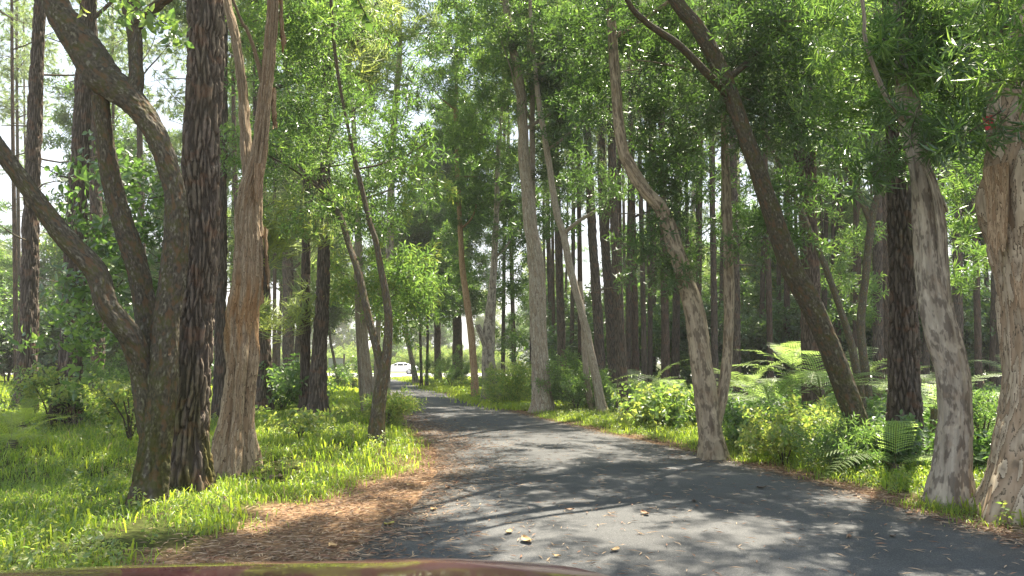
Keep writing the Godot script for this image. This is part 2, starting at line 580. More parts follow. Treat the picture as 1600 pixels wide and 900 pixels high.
# ------------------------------------------------------------------ leaves
func leaf_faces(st: SurfaceTool, p: Vector3, dir: Vector3, side: Vector3, length: float, width: float, rich: bool):
	var up := side.cross(dir).normalized()
	var s := side.normalized() * width * 0.5
	var tip := p + dir * length - up * length * 0.12
	if rich:
		var a := p + dir * length * 0.28 + s * 0.9 + up * width * 0.12
		var b := p + dir * length * 0.66 + s * 0.8 + up * width * 0.10
		var c := p + dir * length * 0.28 - s * 0.9 + up * width * 0.12
		var d := p + dir * length * 0.66 - s * 0.8 + up * width * 0.10
		var m := p + dir * length * 0.5
		for tri in [[p, a, m], [a, b, m], [b, tip, m], [p, m, c], [c, m, d], [d, m, tip]]:
			for q in tri: st.add_vertex(q)
		return
	var l := p + dir * length * 0.45 + s + up * width * 0.18
	var r := p + dir * length * 0.45 - s + up * width * 0.18
	for q in [p, l, tip, p, tip, r]: st.add_vertex(q)

func sprig(leaf: String, lod: int, tone: int) -> ArrayMesh:
	var key := "%s%d%d" % [leaf, lod, tone]
	if sprigs.has(key): return sprigs[key]
	var g := RandomNumberGenerator.new()
	g.seed = hash(leaf) + lod * 17 + 3
	var wood := SurfaceTool.new()
	var lead := SurfaceTool.new()
	var light := SurfaceTool.new()
	for st in [wood, lead, light]: st.begin(Mesh.PRIMITIVE_TRIANGLES)
	var length: float = {"narrow": 0.5, "long": 0.45, "broad": 0.5, "needle": 0.55, "feather": 0.55}[leaf] * [1.0, 1.35, 2.0][lod]
	var ll: float = {"narrow": 0.115, "long": 0.17, "broad": 0.11, "needle": 0.20, "feather": 0.24}[leaf] * [1.0, 1.5, 2.3][lod]
	var lw: float = {"narrow": 0.025, "long": 0.019, "broad": 0.06, "needle": 0.0055, "feather": 0.0075}[leaf] * [1.0, 1.7, 3.0][lod]
	var boughs: int = {"narrow": 7, "long": 6, "broad": 5, "needle": 5, "feather": 7}[leaf]
	var per: int = {"narrow": 9, "long": 11, "broad": 6, "needle": 26, "feather": 13}[leaf]
	if lod > 0 and leaf == "needle": per = 18
	for k in boughs:
		var f := (k + 0.6) / boughs
		var start := Vector3(0, length * f * 0.75, 0)
		var az := k * 2.399
		var dir := Vector3(cos(az), 0.9, sin(az)).normalized() if k < boughs - 1 else Vector3.UP
		var bl := length * 0.42 * (1.15 - 0.5 * f)
		var side0 := dir.cross(Vector3.UP if absf(dir.y) < 0.95 else Vector3.RIGHT).normalized()
		var e := start + dir * bl
		var ww = 0.0035 * [1.0, 1.4, 2.0][lod]
		for q in [start + side0 * ww, start - side0 * ww, e]: wood.add_vertex(q)
		for i in per:
			var ff := (i + 0.5) / per
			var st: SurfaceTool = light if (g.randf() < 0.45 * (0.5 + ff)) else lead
			if leaf == "needle":
				var p0 := start.lerp(e, 0.45 + 0.55 * ff)
				var nd := (dir + Vector3(g.randfn(), g.randfn(), g.randfn()) * 0.55).normalized()
				var ns := nd.cross(Vector3(g.randfn(), g.randfn(), g.randfn())).normalized() * lw
				var nl := ll * g.randf_range(0.7, 1.1)
				for q in [p0 + ns, p0 - ns, p0 + nd * nl + Vector3(0, -0.02, 0)]: st.add_vertex(q)
				continue
			if leaf == "feather":
				var p1 := start.lerp(e, ff)
				var fd := (dir * 0.6 + Vector3(g.randfn() * 0.4, -0.75, g.randfn() * 0.4)).normalized()
				var fs := fd.cross(Vector3(g.randfn(), g.randfn(), g.randfn())).normalized() * lw
				var fl := ll * g.randf_range(0.6, 1.1)
				for q in [p1 + fs, p1 - fs, p1 + fd * fl]: st.add_vertex(q)
				continue
			var p := start.lerp(e, ff if leaf != "long" else 0.55 + 0.45 * ff)
			var a := i * 2.399 + g.randf()
			var rad := (side0 * cos(a) + side0.cross(dir) * sin(a))
			var ld := (dir * (0.75 if leaf == "narrow" else 0.5) + rad * 0.85 + Vector3(0, -0.2, 0)).normalized()
			var ls := ld.cross(dir + Vector3(g.randfn(), g.randfn(), g.randfn()) * 0.35).normalized()
			leaf_faces(st, p, ld, ls, ll * g.randf_range(0.7, 1.15), lw * g.randf_range(0.8, 1.15), leaf == "broad" and lod == 0)
	var wx = 0.006 * [1.0, 1.4, 2.0][lod]
	for q in [Vector3(wx, 0, 0), Vector3(-wx, 0, 0), Vector3(0, length * 0.8, 0), Vector3(0, 0, wx), Vector3(0, 0, -wx), Vector3(0, length * 0.8, 0)]: wood.add_vertex(q)
	var me := ArrayMesh.new()
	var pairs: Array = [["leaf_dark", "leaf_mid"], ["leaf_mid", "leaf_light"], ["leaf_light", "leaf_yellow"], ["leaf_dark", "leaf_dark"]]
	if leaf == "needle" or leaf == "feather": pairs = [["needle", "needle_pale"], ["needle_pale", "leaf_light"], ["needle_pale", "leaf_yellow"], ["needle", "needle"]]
	wood.commit(me)
	lead.commit(me)
	light.commit(me)
	me.surface_set_material(0, mats.twig)
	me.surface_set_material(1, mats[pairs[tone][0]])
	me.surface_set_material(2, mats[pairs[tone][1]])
	sprigs[key] = me
	return me

# ------------------------------------------------------------------ ground and road
func sheet(xs_of: Callable, zs: Array, colour: Callable, lift: Callable) -> ArrayMesh:
	var verts := PackedVector3Array()
	var uvs := PackedVector2Array()
	var colors := PackedColorArray()
	var cols := 0
	for z in zs:
		var xs: Array = xs_of.call(z)
		cols = xs.size()
		for x in xs:
			verts.append(Vector3(x, lift.call(x, z), z))
			uvs.append(Vector2(x, z))
			colors.append(colour.call(x, z))
	var idx := PackedInt32Array()
	for i in zs.size() - 1:
		for j in cols - 1:
			var a := i * cols + j
			idx.append_array([a, a + cols, a + 1, a + 1, a + cols, a + cols + 1])
	var norms := PackedVector3Array()
	for i in zs.size():
		for j in cols:
			var du := verts[i * cols + mini(j + 1, cols - 1)] - verts[i * cols + maxi(j - 1, 0)]
			var dv := verts[maxi(i - 1, 0) * cols + j] - verts[mini(i + 1, zs.size() - 1) * cols + j]
			norms.append(dv.cross(du).normalized())
	var arr := []
	arr.resize(Mesh.ARRAY_MAX)
	arr[Mesh.ARRAY_VERTEX] = verts
	arr[Mesh.ARRAY_NORMAL] = norms
	arr[Mesh.ARRAY_TEX_UV] = uvs
	arr[Mesh.ARRAY_COLOR] = colors
	arr[Mesh.ARRAY_INDEX] = idx
	var me := ArrayMesh.new()
	me.add_surface_from_arrays(Mesh.PRIMITIVE_TRIANGLES, arr)
	return me

func speckle(size: int, freq: float, dark: Color, mid: Color, pale: Color, seed_: int) -> ImageTexture:
	var a := noise_bytes(FastNoiseLite.TYPE_SIMPLEX, freq, seed_, size, size, 1, 4)
	var b := noise_bytes(FastNoiseLite.TYPE_CELLULAR, freq * 2.2, seed_ + 1, size, size, 1, 1, FastNoiseLite.RETURN_CELL_VALUE)
	var out := PackedByteArray()
	out.resize(size * size * 3)
	for i in size * size:
		var t := a[i] / 255.0 * 0.6 + b[i] / 255.0 * 0.4
		var c := (lay(dark, mid, t * 2.0) if t < 0.5 else lay(mid, pale, (t - 0.5) * 2.0)).linear_to_srgb()
		out[i * 3] = int(c.r * 255.0)
		out[i * 3 + 1] = int(c.g * 255.0)
		out[i * 3 + 2] = int(c.b * 255.0)
	return ImageTexture.create_from_image(Image.create_from_data(size, size, false, Image.FORMAT_RGB8, out))

func spread(marks: Array) -> Array:      # [[from, to, step], ...] -> values
	var out := []
	for m in marks:
		var n := maxi(1, int(round(absf(m[1] - m[0]) / m[2])))
		for i in n: out.append(lerpf(m[0], m[1], float(i) / n))
	out.append(marks[-1][1])
	return out

func build_ground():
	var m := StandardMaterial3D.new()
	m.resource_name = "soil"
	m.albedo_texture = speckle(512, 0.05, Color(0.16, 0.13, 0.10), Color(0.42, 0.36, 0.28), Color(0.85, 0.75, 0.6), 41)
	m.uv1_scale = Vector3(0.55, 0.55, 0.55)
	m.vertex_color_use_as_albedo = true
	m.roughness = 0.95
	m.metallic_specular = 0.2
	var xs := spread([[-600, -60, 60], [-60, -16, 2.0], [-16, 12, 0.25], [12, 60, 2.0], [60, 600, 60]])
	var zs := spread([[40, 8, 4], [8, -3, 1.0], [-3, -26, 0.25], [-26, -60, 0.8], [-60, -110, 1.5], [-110, -200, 10], [-200, -700, 100]])
	var me := sheet(func(_z): return xs, zs, func(x, z):
		var lawn := Color(0.11, 0.15, 0.05)
		var floor_ := Color(0.12, 0.095, 0.06)
		var verge := Color(0.44, 0.32, 0.23)
		var nz := lumps.get_noise_2d(x * 0.7, z * 0.7)
		var dl = lawn_edge(z) - x
		var dr: float = x - right_edge(z)
		if z < -76.0: return lawn
		if dl < 0.0 and dr < 0.0: return verge
		if dl >= 0.0:
			var c := lay(verge, lawn, (dl + nz * 0.3) / 0.35)
			return lay(c, floor_, smoothstep(9.0, 14.0, dl + nz * 2.0))
		return lay(lay(verge, lawn, (dr + nz * 0.3) / 0.5), floor_, smoothstep(1.5, 3.0, dr + nz)),
		func(x, z):
			var inside := minf(x - left_edge(z), right_edge(z) - x)
			return ground_y(x, z) - (0.025 if inside > 0.12 and z > -90.0 else 0.0))
	var g := part("ground", me, m, self)
	tag(g, "grassy forest floor with leaf mould on both sides of the road", "", "", "structure")

func build_road():
	var m := StandardMaterial3D.new()
	m.resource_name = "asphalt"
	m.albedo_texture = speckle(512, 0.16, Color(0.034, 0.035, 0.036), Color(0.085, 0.086, 0.087), Color(0.24, 0.235, 0.225), 61)
	m.uv1_scale = Vector3(0.9, 0.9, 0.9)
	m.vertex_color_use_as_albedo = true
	m.heightmap_enabled = true
	m.heightmap_texture = m.albedo_texture
	m.heightmap_scale = 0.35
	m.roughness = 0.82
	m.metallic_specular = 0.4
	m.detail_enabled = true
	m.detail_albedo = speckle(512, 0.012, Color(0.66, 0.66, 0.66), Color(0.90, 0.89, 0.88), Color(1.0, 0.99, 0.97), 88)
	m.detail_blend_mode = BaseMaterial3D.BLEND_MODE_MUL
	m.detail_uv_layer = BaseMaterial3D.DETAIL_UV_2
	m.uv2_triplanar = true
	m.uv2_world_triplanar = true
	m.uv2_scale = Vector3(0.21, 0.21, 0.21)
	var zs := spread([[10, -3, 0.5], [-3, -30, 0.2], [-30, -79.5, 0.5]])
	var me := sheet(func(z):
		var l := left_edge(z) + 0.10 * lumps.get_noise_2d(z * 1.1, 4.0) + 0.05 * lumps.get_noise_2d(z * 5.0, 9.0)
		var r := right_edge(z) + 0.08 * lumps.get_noise_2d(z * 1.1, 14.0) + 0.04 * lumps.get_noise_2d(z * 5.0, 19.0)
		var out := [l, l + 0.012]
		for i in 17: out.append(lerpf(l + 0.05, r - 0.05, i / 16.0))
		out.append_array([r - 0.012, r])
		return out, zs, func(x, z):
			var k := 0.84 + 0.22 * lumps.get_noise_2d(x * 0.6, z * 0.16) + 0.10 * lumps.get_noise_2d(x * 2.6, z * 2.0)
			var inside := minf(x - left_edge(z), right_edge(z) - x)
			var dust := (1.0 - smoothstep(0.0, 0.55, inside + 0.3 * lumps.get_noise_2d(x * 1.7, z * 1.7))) * 0.7
			return Color(k, k, k).lerp(Color(1.0, 0.80, 0.60), dust),
		func(x, z):
			var inside := minf(x - left_edge(z), right_edge(z) - x)
			var y := -0.28 * smoothstep(-45.0, -76.0, z) + 0.06 * smoothstep(-77.0, -80.0, z)
			return y + 0.012 + 0.03 * smoothstep(0.0, 1.8, inside) - (0.04 if inside < -0.25 else 0.0))
	var r := part("road", me, m, self)
	tag(r, "narrow grey asphalt road without markings bending away to the left", "", "", "structure")

# ------------------------------------------------------------------ the trees left of the road
func left_trees():
	var pine := {"bark": "pine", "leaf": "needle", "from": 11.0, "limbs": 12, "reach": 3.0, "clump": 0.8, "per": 9, "height": 23.0, "dead": 9}
	var t: Node3D
	t = tree("mossy_tree", "mossy grey-brown tree with four bent stems, leaning on the left foreground pine", "tree", "", [[230, 788, 54], [236, 750, 50], [242, 700, 49], [249, 650, 49], [254, 600, 48], [258, 550, 46], [261, 500, 43], [267, 450, 44], [273, 400, 45], [276, 350, 42], [274, 300, 37], [259, 250, 40], [238, 200, 42], [213, 165, 46], [185, 140, 54], [160, 120, 62], [138, 85, 60], [112, 45, 54], [85, -5, 46]],
		{"bark": "mossy", "height": 12.0, "flare": 0.2, "moss": 0.7, "bump": 1.8, "tint": Color(0.74, 0.74, 0.72), "leaf": "broad", "tone": 0, "limbs": 9, "from": 5.2, "reach": 2.4, "per": 10, "rise": 0.3,
		"stems": [[[236, 690, 34], [230, 640, 40], [222, 585, 42], [205, 528, 44, -0.1], [170, 480, 42, -0.2], [150, 425, 40, -0.25], [100, 370, 36, -0.35], [50, 302, 31, -0.45], [0, 233, 29, -0.55], [-50, 160, 26, -0.65]],
			[[244, 640, 36, 0.1], [236, 580, 38, 0.2], [230, 525, 36, 0.25], [225, 475, 38, 0.3], [215, 420, 39, 0.3], [195, 360, 38, 0.25], [178, 300, 35, 0.2], [165, 225, 33, 0.1], [156, 150, 32, 0]],
			[[205, 155, 34], [213, 125, 29, 0.05], [212, 100, 26, 0.1], [210, 50, 27, 0.15], [202, 5, 29, 0.2], [196, -30, 28, 0.2]], [[209, 45, 22, 0.15], [226, 26, 21, 0.1], [250, 5, 20, 0], [285, -30, 17, -0.1]]],
		"clumps": [[190, 330, 60, 60, 2.0], [205, 420, 50, 40, 2.5], [150, 480, 45, 30, 3.0], [205, 260, 40, 30, 3.0], [225, 10, 28, 10, -1.0], [150, 500, 60, 34, 2.0]]})
	t = tree("pine_tree", "thick dark rough-barked pine beside the mossy many-stemmed tree, left foreground", "tree", "", [[294, 770, 72], [294, 720, 68], [298, 650, 58], [303, 600, 56], [306, 500, 58], [312, 440, 54], [317, 350, 55], [314, 250, 60], [318, 150, 60], [320, 60, 60], [321, -10, 58]],
		pine.merged({"flare": 0.22, "moss": 0.75, "per": 10, "height": 22.0, "bump": 1.3}, true))
	t = tree("paperbark_tree", "left foreground paperbark with fluted hollow base and an orange peeled patch", "tree", "", [[367, 735, 68], [368, 700, 65], [372, 640, 54], [375, 600, 53], [379, 560, 58], [379, 500, 60], [386, 440, 56], [388, 350, 50], [393, 300, 44], [404, 240, 33], [415, 150, 26], [423, 60, 27], [427, -10, 25]],
		{"bark": "paper", "height": 19.0, "flare": 0.25, "flutes": 0.42, "flute_top": 1.75, "peel": 1.0, "leaf": "narrow", "tone": 1, "limbs": 16, "from": 6.0, "reach": 2.6, "per": 16, "tint": Color(0.74, 0.66, 0.56), "bump": 2.2,
		"stems": [[[388, 330, 26, 0.2], [386, 260, 25, 0.4], [382, 180, 23, 0.6], [374, 100, 21, 0.7], [364, 40, 19, 0.8], [352, -10, 18, 0.9]], [[410, 130, 12, 0], [398, 80, 9, -0.1], [385, 45, 8, -0.2], [368, 10, 7, -0.3]]],
		"clumps": [[455, 140, 60, 80, 3.0], [440, 250, 45, 50, 3.5], [480, 60, 60, 80, 3.0], [520, 160, 50, 60, 5.0], [450, 30, 50, 50, 2.0]]})
	bark_sheets(t, 1.0, [[2.6, 0.2, 0.55, 0.7], [3.2, 2.2, 0.6, 0.5], [3.5, -0.9, 0.4, 0.45], [4.5, 1.0, 0.4, 0.5], [2.2, 1.3, 0.5, 0.35], [5.6, 0.3, 0.5, 0.6]])
	tree("pine_tree", "pale-edged pine farthest left in the photograph, behind the yellow fern", "tree", "", [[38, 640, 34], [42, 600, 31], [46, 480, 29], [48, 360, 27], [54, 200, 24], [60, 60, 21], [63, -10, 20]], pine.merged({"per": 6, "limbs": 10, "from": 8.0, "tone": 0}, true))
	tree("pine_tree", "broad dark pine with flared base between the yellow fern and the leggy pale shrub", "tree", "", [[105, 662, 46], [107, 620, 38], [113, 500, 36], [120, 360, 33], [127, 220, 30], [133, 100, 27], [138, -10, 24]], pine.merged({"flare": 0.4, "per": 6, "limbs": 10, "from": 8.0}, true))
	tree("pine_tree", "slim pine with a pale right edge, behind the leggy pale shrub on the left", "tree", "", [[153, 622, 24], [153, 580, 22], [152, 440, 21], [150, 300, 19], [147, 150, 17], [145, -10, 15]], pine.merged({"per": 6, "limbs": 9, "from": 10.0}, true))
	tree("pine_tree", "pine half hidden between the dark foreground pine and the fluted paperbark", "tree", "", [[343, 656, 26], [344, 600, 22], [345, 450, 20], [347, 250, 18], [350, -10, 15]], pine.merged({}, true))
	tree("pine_tree", "straight dark pine just right of the fluted paperbark's hollow base", "tree", "", [[411, 642, 32], [411, 590, 28], [410, 450, 25], [407, 300, 22], [404, 120, 18], [402, -10, 15]], pine.merged({"tone": 1, "leaf": "feather", "from": 6.0, "limbs": 14, "per": 13}, true))
	tree("pine_tree", "grey pine in the gap between the fluted paperbark and the twin ironwoods", "tree", "", [[451, 606, 21], [451, 560, 20], [450, 420, 18], [449, 250, 15], [448, 60, 12], [448, -10, 11]], pine.merged({"tone": 1, "leaf": "feather", "from": 5.5, "limbs": 15, "per": 13}, true))
	tree("ironwood_tree", "slimmer left one of the twin ironwood trunks on the lawn", "tree", "", [[476, 645, 20], [477, 590, 18], [477, 500, 17], [478, 400, 15], [480, 250, 13], [482, 80, 10], [484, -10, 9]], {"bark": "pine", "leaf": "feather", "tone": 1, "limbs": 15, "from": 6.0, "reach": 2.6, "clump": 0.8, "per": 15, "height": 19.0})
	tree("ironwood_tree", "stouter right one of the twin ironwood trunks on the lawn", "tree", "", [[497, 649, 30], [497, 610, 27], [500, 530, 25], [504, 460, 23], [506, 380, 21], [508, 280, 18], [511, 130, 15], [513, -10, 12]], {"bark": "pine", "leaf": "feather", "tone": 2, "limbs": 16, "from": 6.0, "reach": 2.8, "clump": 0.8, "per": 15, "height": 20.0, "flare": 0.4,
		"stems": [[[530, 335, 12, 0.4], [520, 310, 11, 0], [500, 285, 10, -0.3], [470, 255, 9, -0.6], [445, 235, 8, -0.9], [420, 220, 6, -1.0]]], "clumps": [[450, 330, 40, 44, -2], [440, 480, 26, 26, 0], [540, 420, 36, 34, 3]]})
	tree("sapling", "thin bare sapling leaning left on the lawn before the far street", "sapling", "", [[529, 607, 6], [526, 585, 5.5], [521, 555, 5], [516, 530, 4.5], [512, 480, 4]], {"bark": "mossy", "height": 5.0, "leaf": "narrow", "limbs": 4, "from": 3.5, "reach": 0.8, "per": 4, "flare": 0.1})
	tree("paperbark_tree", "cluster-stemmed pale paperbark just left of the forked roadside tree", "tree", "", [[578, 648, 26], [575, 610, 22], [570, 560, 20], [566, 500, 17], [562, 420, 14], [558, 320, 12], [552, 180, 9]], {"bark": "paper", "leaf": "narrow", "tone": 2, "limbs": 10, "from": 3.6, "reach": 1.9, "per": 16, "height": 15.0,
		"stems": [[[570, 645, 12, 0.2], [565, 600, 11, 0.2], [561, 540, 10, 0.3], [558, 470, 9, 0.4], [556, 380, 7, 0.4]], [[584, 640, 12, -0.2], [588, 590, 11, -0.2], [590, 530, 10, -0.3], [594, 450, 8, -0.3]]], "clumps": [[628, 440, 30, 60, -1], [612, 490, 20, 24, 1], [560, 440, 30, 34, 0]]})
	tree("forked_tree", "slender forked tree at the left road edge, shoots round its foot", "tree", "", [[588, 692, 27], [589, 660, 25], [593, 620, 23], [600, 580, 20], [605, 545, 17], [607, 500, 15], [603, 460, 14], [596, 425, 12], [588, 380, 10], [576, 340, 9], [562, 280, 8], [548, 220, 6]], {"bark": "mossy", "leaf": "narrow", "tone": 1, "limbs": 9, "from": 3.6, "reach": 1.6, "per": 16, "height": 10.0, "flare": 0.12, "moss": 0.4, "tint": Color(1, 1, 1),
		"stems": [[[599, 585, 16], [590, 550, 15, 0.1], [581, 515, 14, 0.2], [570, 470, 13, 0.3], [560, 425, 12, 0.4], [546, 385, 11, 0.6], [530, 335, 10, 0.8], [500, 292, 8, 1.0], [460, 255, 6, 1.2], [425, 222, 5, 1.4]]], "clumps": [[628, 450, 28, 50, 1.0], [560, 330, 34, 40, 1.5], [640, 470, 18, 24, 1.0]]})
	tree("paperbark_tree", "tall slim pale trunk rising above the forked roadside tree", "tree", "", [[603, 640, 16], [604, 600, 14], [606, 520, 14], [608, 415, 14], [612, 275, 13], [617, 175, 12], [624, 90, 10], [624, -10, 9]], {"bark": "patchy", "leaf": "narrow", "tone": 1, "limbs": 12, "from": 6.0, "reach": 2.2, "per": 14, "height": 21.0, "clumps": [[560, 120, 54, 60, 2], [540, 40, 46, 50, 0], [580, 240, 34, 34, 3], [675, 50, 30, 24, 3]]})

# ------------------------------------------------------------------ the trees right of the road
func right_trees():
	var pine := {"bark": "pine", "leaf": "needle", "from": 12.0, "limbs": 11, "reach": 2.6, "clump": 0.8, "per": 8, "height": 23.0, "dead": 8}
	var t: Node3D
	t = tree("paperbark_tree", "massive pale paperbark at the right edge, bulging torn bark above head height", "tree", "", [[1605, 802, 130], [1608, 740, 112], [1614, 650, 104], [1615, 560, 106], [1610, 450, 110], [1606, 390, 122], [1600, 340, 138], [1598, 300, 138], [1602, 240, 124], [1602, 150, 120], [1596, 60, 112], [1594, -10, 108]],
		{"bark": "paper", "height": 20.0, "flare": 0.45, "leaf": "long", "tone": 0, "limbs": 13, "from": 5.5, "reach": 3.2, "per": 16, "bump": 2.4, "tint": Color(0.92, 0.86, 0.78),
		"clumps": [[1560, 40, 50, 40, -1.0], [1592, 150, 36, 26, -0.9], [1500, 90, 60, 40, 0.6], [1510, 190, 36, 20, 0.6], [1490, 30, 50, 40, 0.3]]})
	bark_sheets(t, 0.45, [[2.75, 3.5, 0.45, 0.8], [2.5, 4.5, 0.35, 0.6], [2.05, 3.9, 0.3, 0.4], [3.7, 4.6, 0.3, 0.7]])
	t = tree("paperbark_tree", "crooked patchy paperbark with one pale upright branch, beside the massive right-edge one", "tree", "", [[1483, 787, 68], [1486, 735, 58], [1492, 660, 54], [1488, 590, 56], [1471, 520, 60], [1458, 450, 54], [1452, 390, 50], [1445, 320, 44], [1436, 250, 38], [1421, 170, 42], [1412, 90, 38], [1408, -10, 34]],
		{"bark": "patchy", "height": 18.0, "flare": 0.2, "leaf": "long", "tone": 1, "limbs": 13, "from": 5.0, "reach": 2.8, "per": 16, "bump": 2.0,
		"stems": [[[1482, 520, 24], [1476, 460, 22, -0.1], [1473, 400, 19, -0.15], [1470, 350, 18, -0.2], [1462, 300, 16, -0.2], [1450, 265, 14, -0.2], [1432, 240, 12, -0.2]], [[1418, 190, 16], [1395, 165, 13, -0.2], [1375, 130, 10, -0.3], [1352, 60, 8, -0.4], [1345, -10, 7, -0.5]], [[1440, 270, 14], [1462, 300, 13, 0.2], [1478, 330, 10, 0.3]]],
		"clumps": [[1405, 235, 30, 26, -0.3], [1350, 120, 65, 70, 1.0], [1460, 150, 45, 34, 0.8], [1400, 50, 60, 60, 0], [1480, 230, 45, 30, 1.2], [1490, 320, 40, 30, 2.5], [1500, 400, 40, 30, 4.0], [1330, 40, 60, 60, 2.0]]})
	tree("pine_tree", "straight black-brown pine flecked with white, behind the crooked patchy paperbark", "tree", "", [[1415, 714, 58], [1414, 670, 52], [1413, 560, 49], [1412, 430, 47], [1408, 280, 44], [1402, 130, 40], [1396, -10, 37]], pine.merged({"bump": 1.5, "tint": Color(0.85, 0.85, 0.88)}, true))
	tree("leaning_tree", "dark mossy tree leaning far left over the verge shrubs", "tree", "", [[1360, 728, 44], [1349, 688, 39], [1328, 625, 37], [1295, 540, 38], [1264, 472, 37], [1233, 410, 35], [1206, 332, 32], [1186, 272, 30], [1160, 200, 29], [1126, 110, 28], [1090, 45, 27], [1050, -10, 25]],
		{"bark": "mossy", "height": 13.0, "flare": 0.18, "moss": 0.6, "leaf": "narrow", "tone": 0, "limbs": 13, "from": 4.6, "reach": 2.4, "per": 18, "tint": Color(0.75, 0.75, 0.7),
		"stems": [[[1140, 150, 16], [1110, 120, 14, -0.3], [1060, 70, 13, -0.6], [1010, 35, 11, -0.8], [975, -10, 9, -1.0]]],
		"clumps": [[1215, 110, 60, 90, 0.6], [1165, 50, 40, 40, 0], [1250, 160, 55, 70, 1.0], [1215, 190, 45, 50, 0.5], [1205, 350, 38, 44, 1.0], [1250, 60, 60, 80, 1.5], [1120, 150, 36, 34, 0.4], [1230, 300, 34, 30, 1.4]]})
	tree("sapling", "slim grey stem slanting left behind the dark leaning tree's foot", "sapling", "", [[1350, 668, 15], [1342, 600, 14], [1330, 540, 13], [1315, 490, 12], [1298, 440, 11], [1280, 395, 11], [1262, 355, 10], [1235, 290, 8], [1205, 230, 7]], {"bark": "mossy", "height": 9.0, "leaf": "narrow", "limbs": 5, "from": 5.5, "reach": 1.2, "per": 10, "flare": 0.1, "moss": 0.3, "tint": Color(1, 1, 1)})
	tree("sapling", "slim forked tree whose two arms part before the white-flecked pine", "sapling", "", [[1360, 660, 17], [1353, 590, 15], [1345, 520, 14], [1350, 450, 13], [1362, 345, 13], [1376, 280, 9], [1388, 190, 8]], {"bark": "mossy", "height": 10.0, "leaf": "narrow", "tone": 1, "limbs": 6, "from": 5.5, "reach": 1.4, "per": 10, "flare": 0.1, "moss": 0.3,
		"stems": [[[1361, 350, 12], [1345, 310, 11, 0.1], [1318, 255, 10, 0.2], [1290, 180, 9, 0.3]]], "clumps": [[1310, 380, 40, 40, 3.0], [1330, 470, 34, 30, 4.0]]})
	tree("pine_tree", "twin-toned grey pine standing in ferns behind the dark leaning tree", "tree", "", [[1274, 655, 40], [1270, 600, 34], [1266, 450, 31], [1262, 280, 28], [1258, 120, 24], [1255, -10, 21]], pine.merged({"tint": Color(1.0, 0.95, 0.92), "stems": [[[1262, 330, 18, 0.2], [1248, 250, 16, 0.4], [1240, 150, 13, 0.5], [1236, -10, 10, 0.6]]]}, true))
	t = tree("paperbark_tree", "twisting two-stemmed paperbark on the right verge, crown-shoots round its bend", "tree", "", [[1113, 717, 50], [1110, 680, 42], [1105, 640, 40], [1095, 560, 40], [1087, 500, 37], [1073, 445, 33], [1056, 390, 31], [1035, 330, 28], [1010, 300, 26], [986, 262, 23], [971, 225, 21], [963, 150, 20], [957, 60, 18], [954, -10, 17]],
		{"bark": "patchy", "height": 15.0, "flare": 0.22, "leaf": "narrow", "tone": 0, "limbs": 13, "from": 5.6, "reach": 2.4, "per": 18, "bump": 1.8, "tint": Color(0.98, 0.92, 0.82),
		"stems": [[[1118, 660, 24], [1131, 600, 22, 0.1], [1138, 520, 20, 0.2], [1139, 440, 20, 0.3], [1136, 340, 18, 0.4], [1133, 240, 15, 0.5], [1130, 140, 12, 0.6], [1126, 60, 10, 0.6]]],
		"clumps": [[1015, 400, 26, 34, 0.3], [1060, 330, 28, 40, 0.4], [1050, 250, 32, 60, 0.4], [1055, 170, 30, 60, 0.5], [1030, 80, 40, 60, 0.6], [925, 60, 40, 60, 0.7], [930, 160, 30, 44, 0.8], [1068, 412, 14, 16, -0.2], [1140, 330, 24, 24, 0.8], [920, 290, 28, 40, 3.0], [985, 20, 36, 40, 0.3]]})
	tree("pine_tree", "slim pine with straight trunk just right of the twisting two-stemmed paperbark", "tree", "", [[1150, 634, 19], [1150, 580, 17], [1149, 450, 15], [1146, 280, 13], [1142, 120, 11], [1139, -10, 10]], pine.merged({}, true))
	tree("pine_tree", "leftmost of the three close pine trunks at the grassy right verge", "tree", "", [[942, 624, 20], [938, 570, 18], [933, 480, 17], [927, 390, 16], [921, 280, 14], [914, 140, 12], [906, -10, 11]], pine.merged({}, true))
	tree("pine_tree", "middle of the three close pine trunks at the grassy right verge", "tree", "", [[961, 614, 19], [957, 550, 18], [951, 460, 17], [944, 360, 16], [938, 200, 14], [930, -10, 12]], pine.merged({}, true))
	tree("pine_tree", "rightmost, darkest and nearest of the three close pine trunks", "tree", "", [[975, 649, 22], [972, 600, 19], [969, 530, 18], [965, 450, 17], [961, 370, 16], [955, 200, 14], [948, -10, 12]], pine.merged({"flare": 0.35}, true))
	tree("paperbark_tree", "thin pale paperbark leaning left across the close pines, dark second stem", "tree", "", [[941, 646, 20], [935, 610, 17], [924, 555, 16], [912, 500, 15], [900, 455, 14], [890, 415, 14], [881, 370, 13], [869, 330, 13], [857, 250, 12], [845, 180, 10], [836, 110, 9]], {"bark": "paper", "height": 15.0, "leaf": "narrow", "tone": 0, "limbs": 10, "from": 6.0, "reach": 2.0, "per": 18,
		"stems": [[[928, 645, 14, 0.4], [918, 605, 12, 0.4], [914, 560, 11, 0.5], [911, 500, 10, 0.6], [906, 440, 9, 0.6]], [[880, 365, 8], [905, 345, 7, -0.2], [930, 330, 6, -0.4]]], "clumps": [[880, 250, 40, 60, 1], [900, 150, 46, 80, 1], [870, 90, 40, 60, 0], [850, 330, 30, 34, 1.5]]})
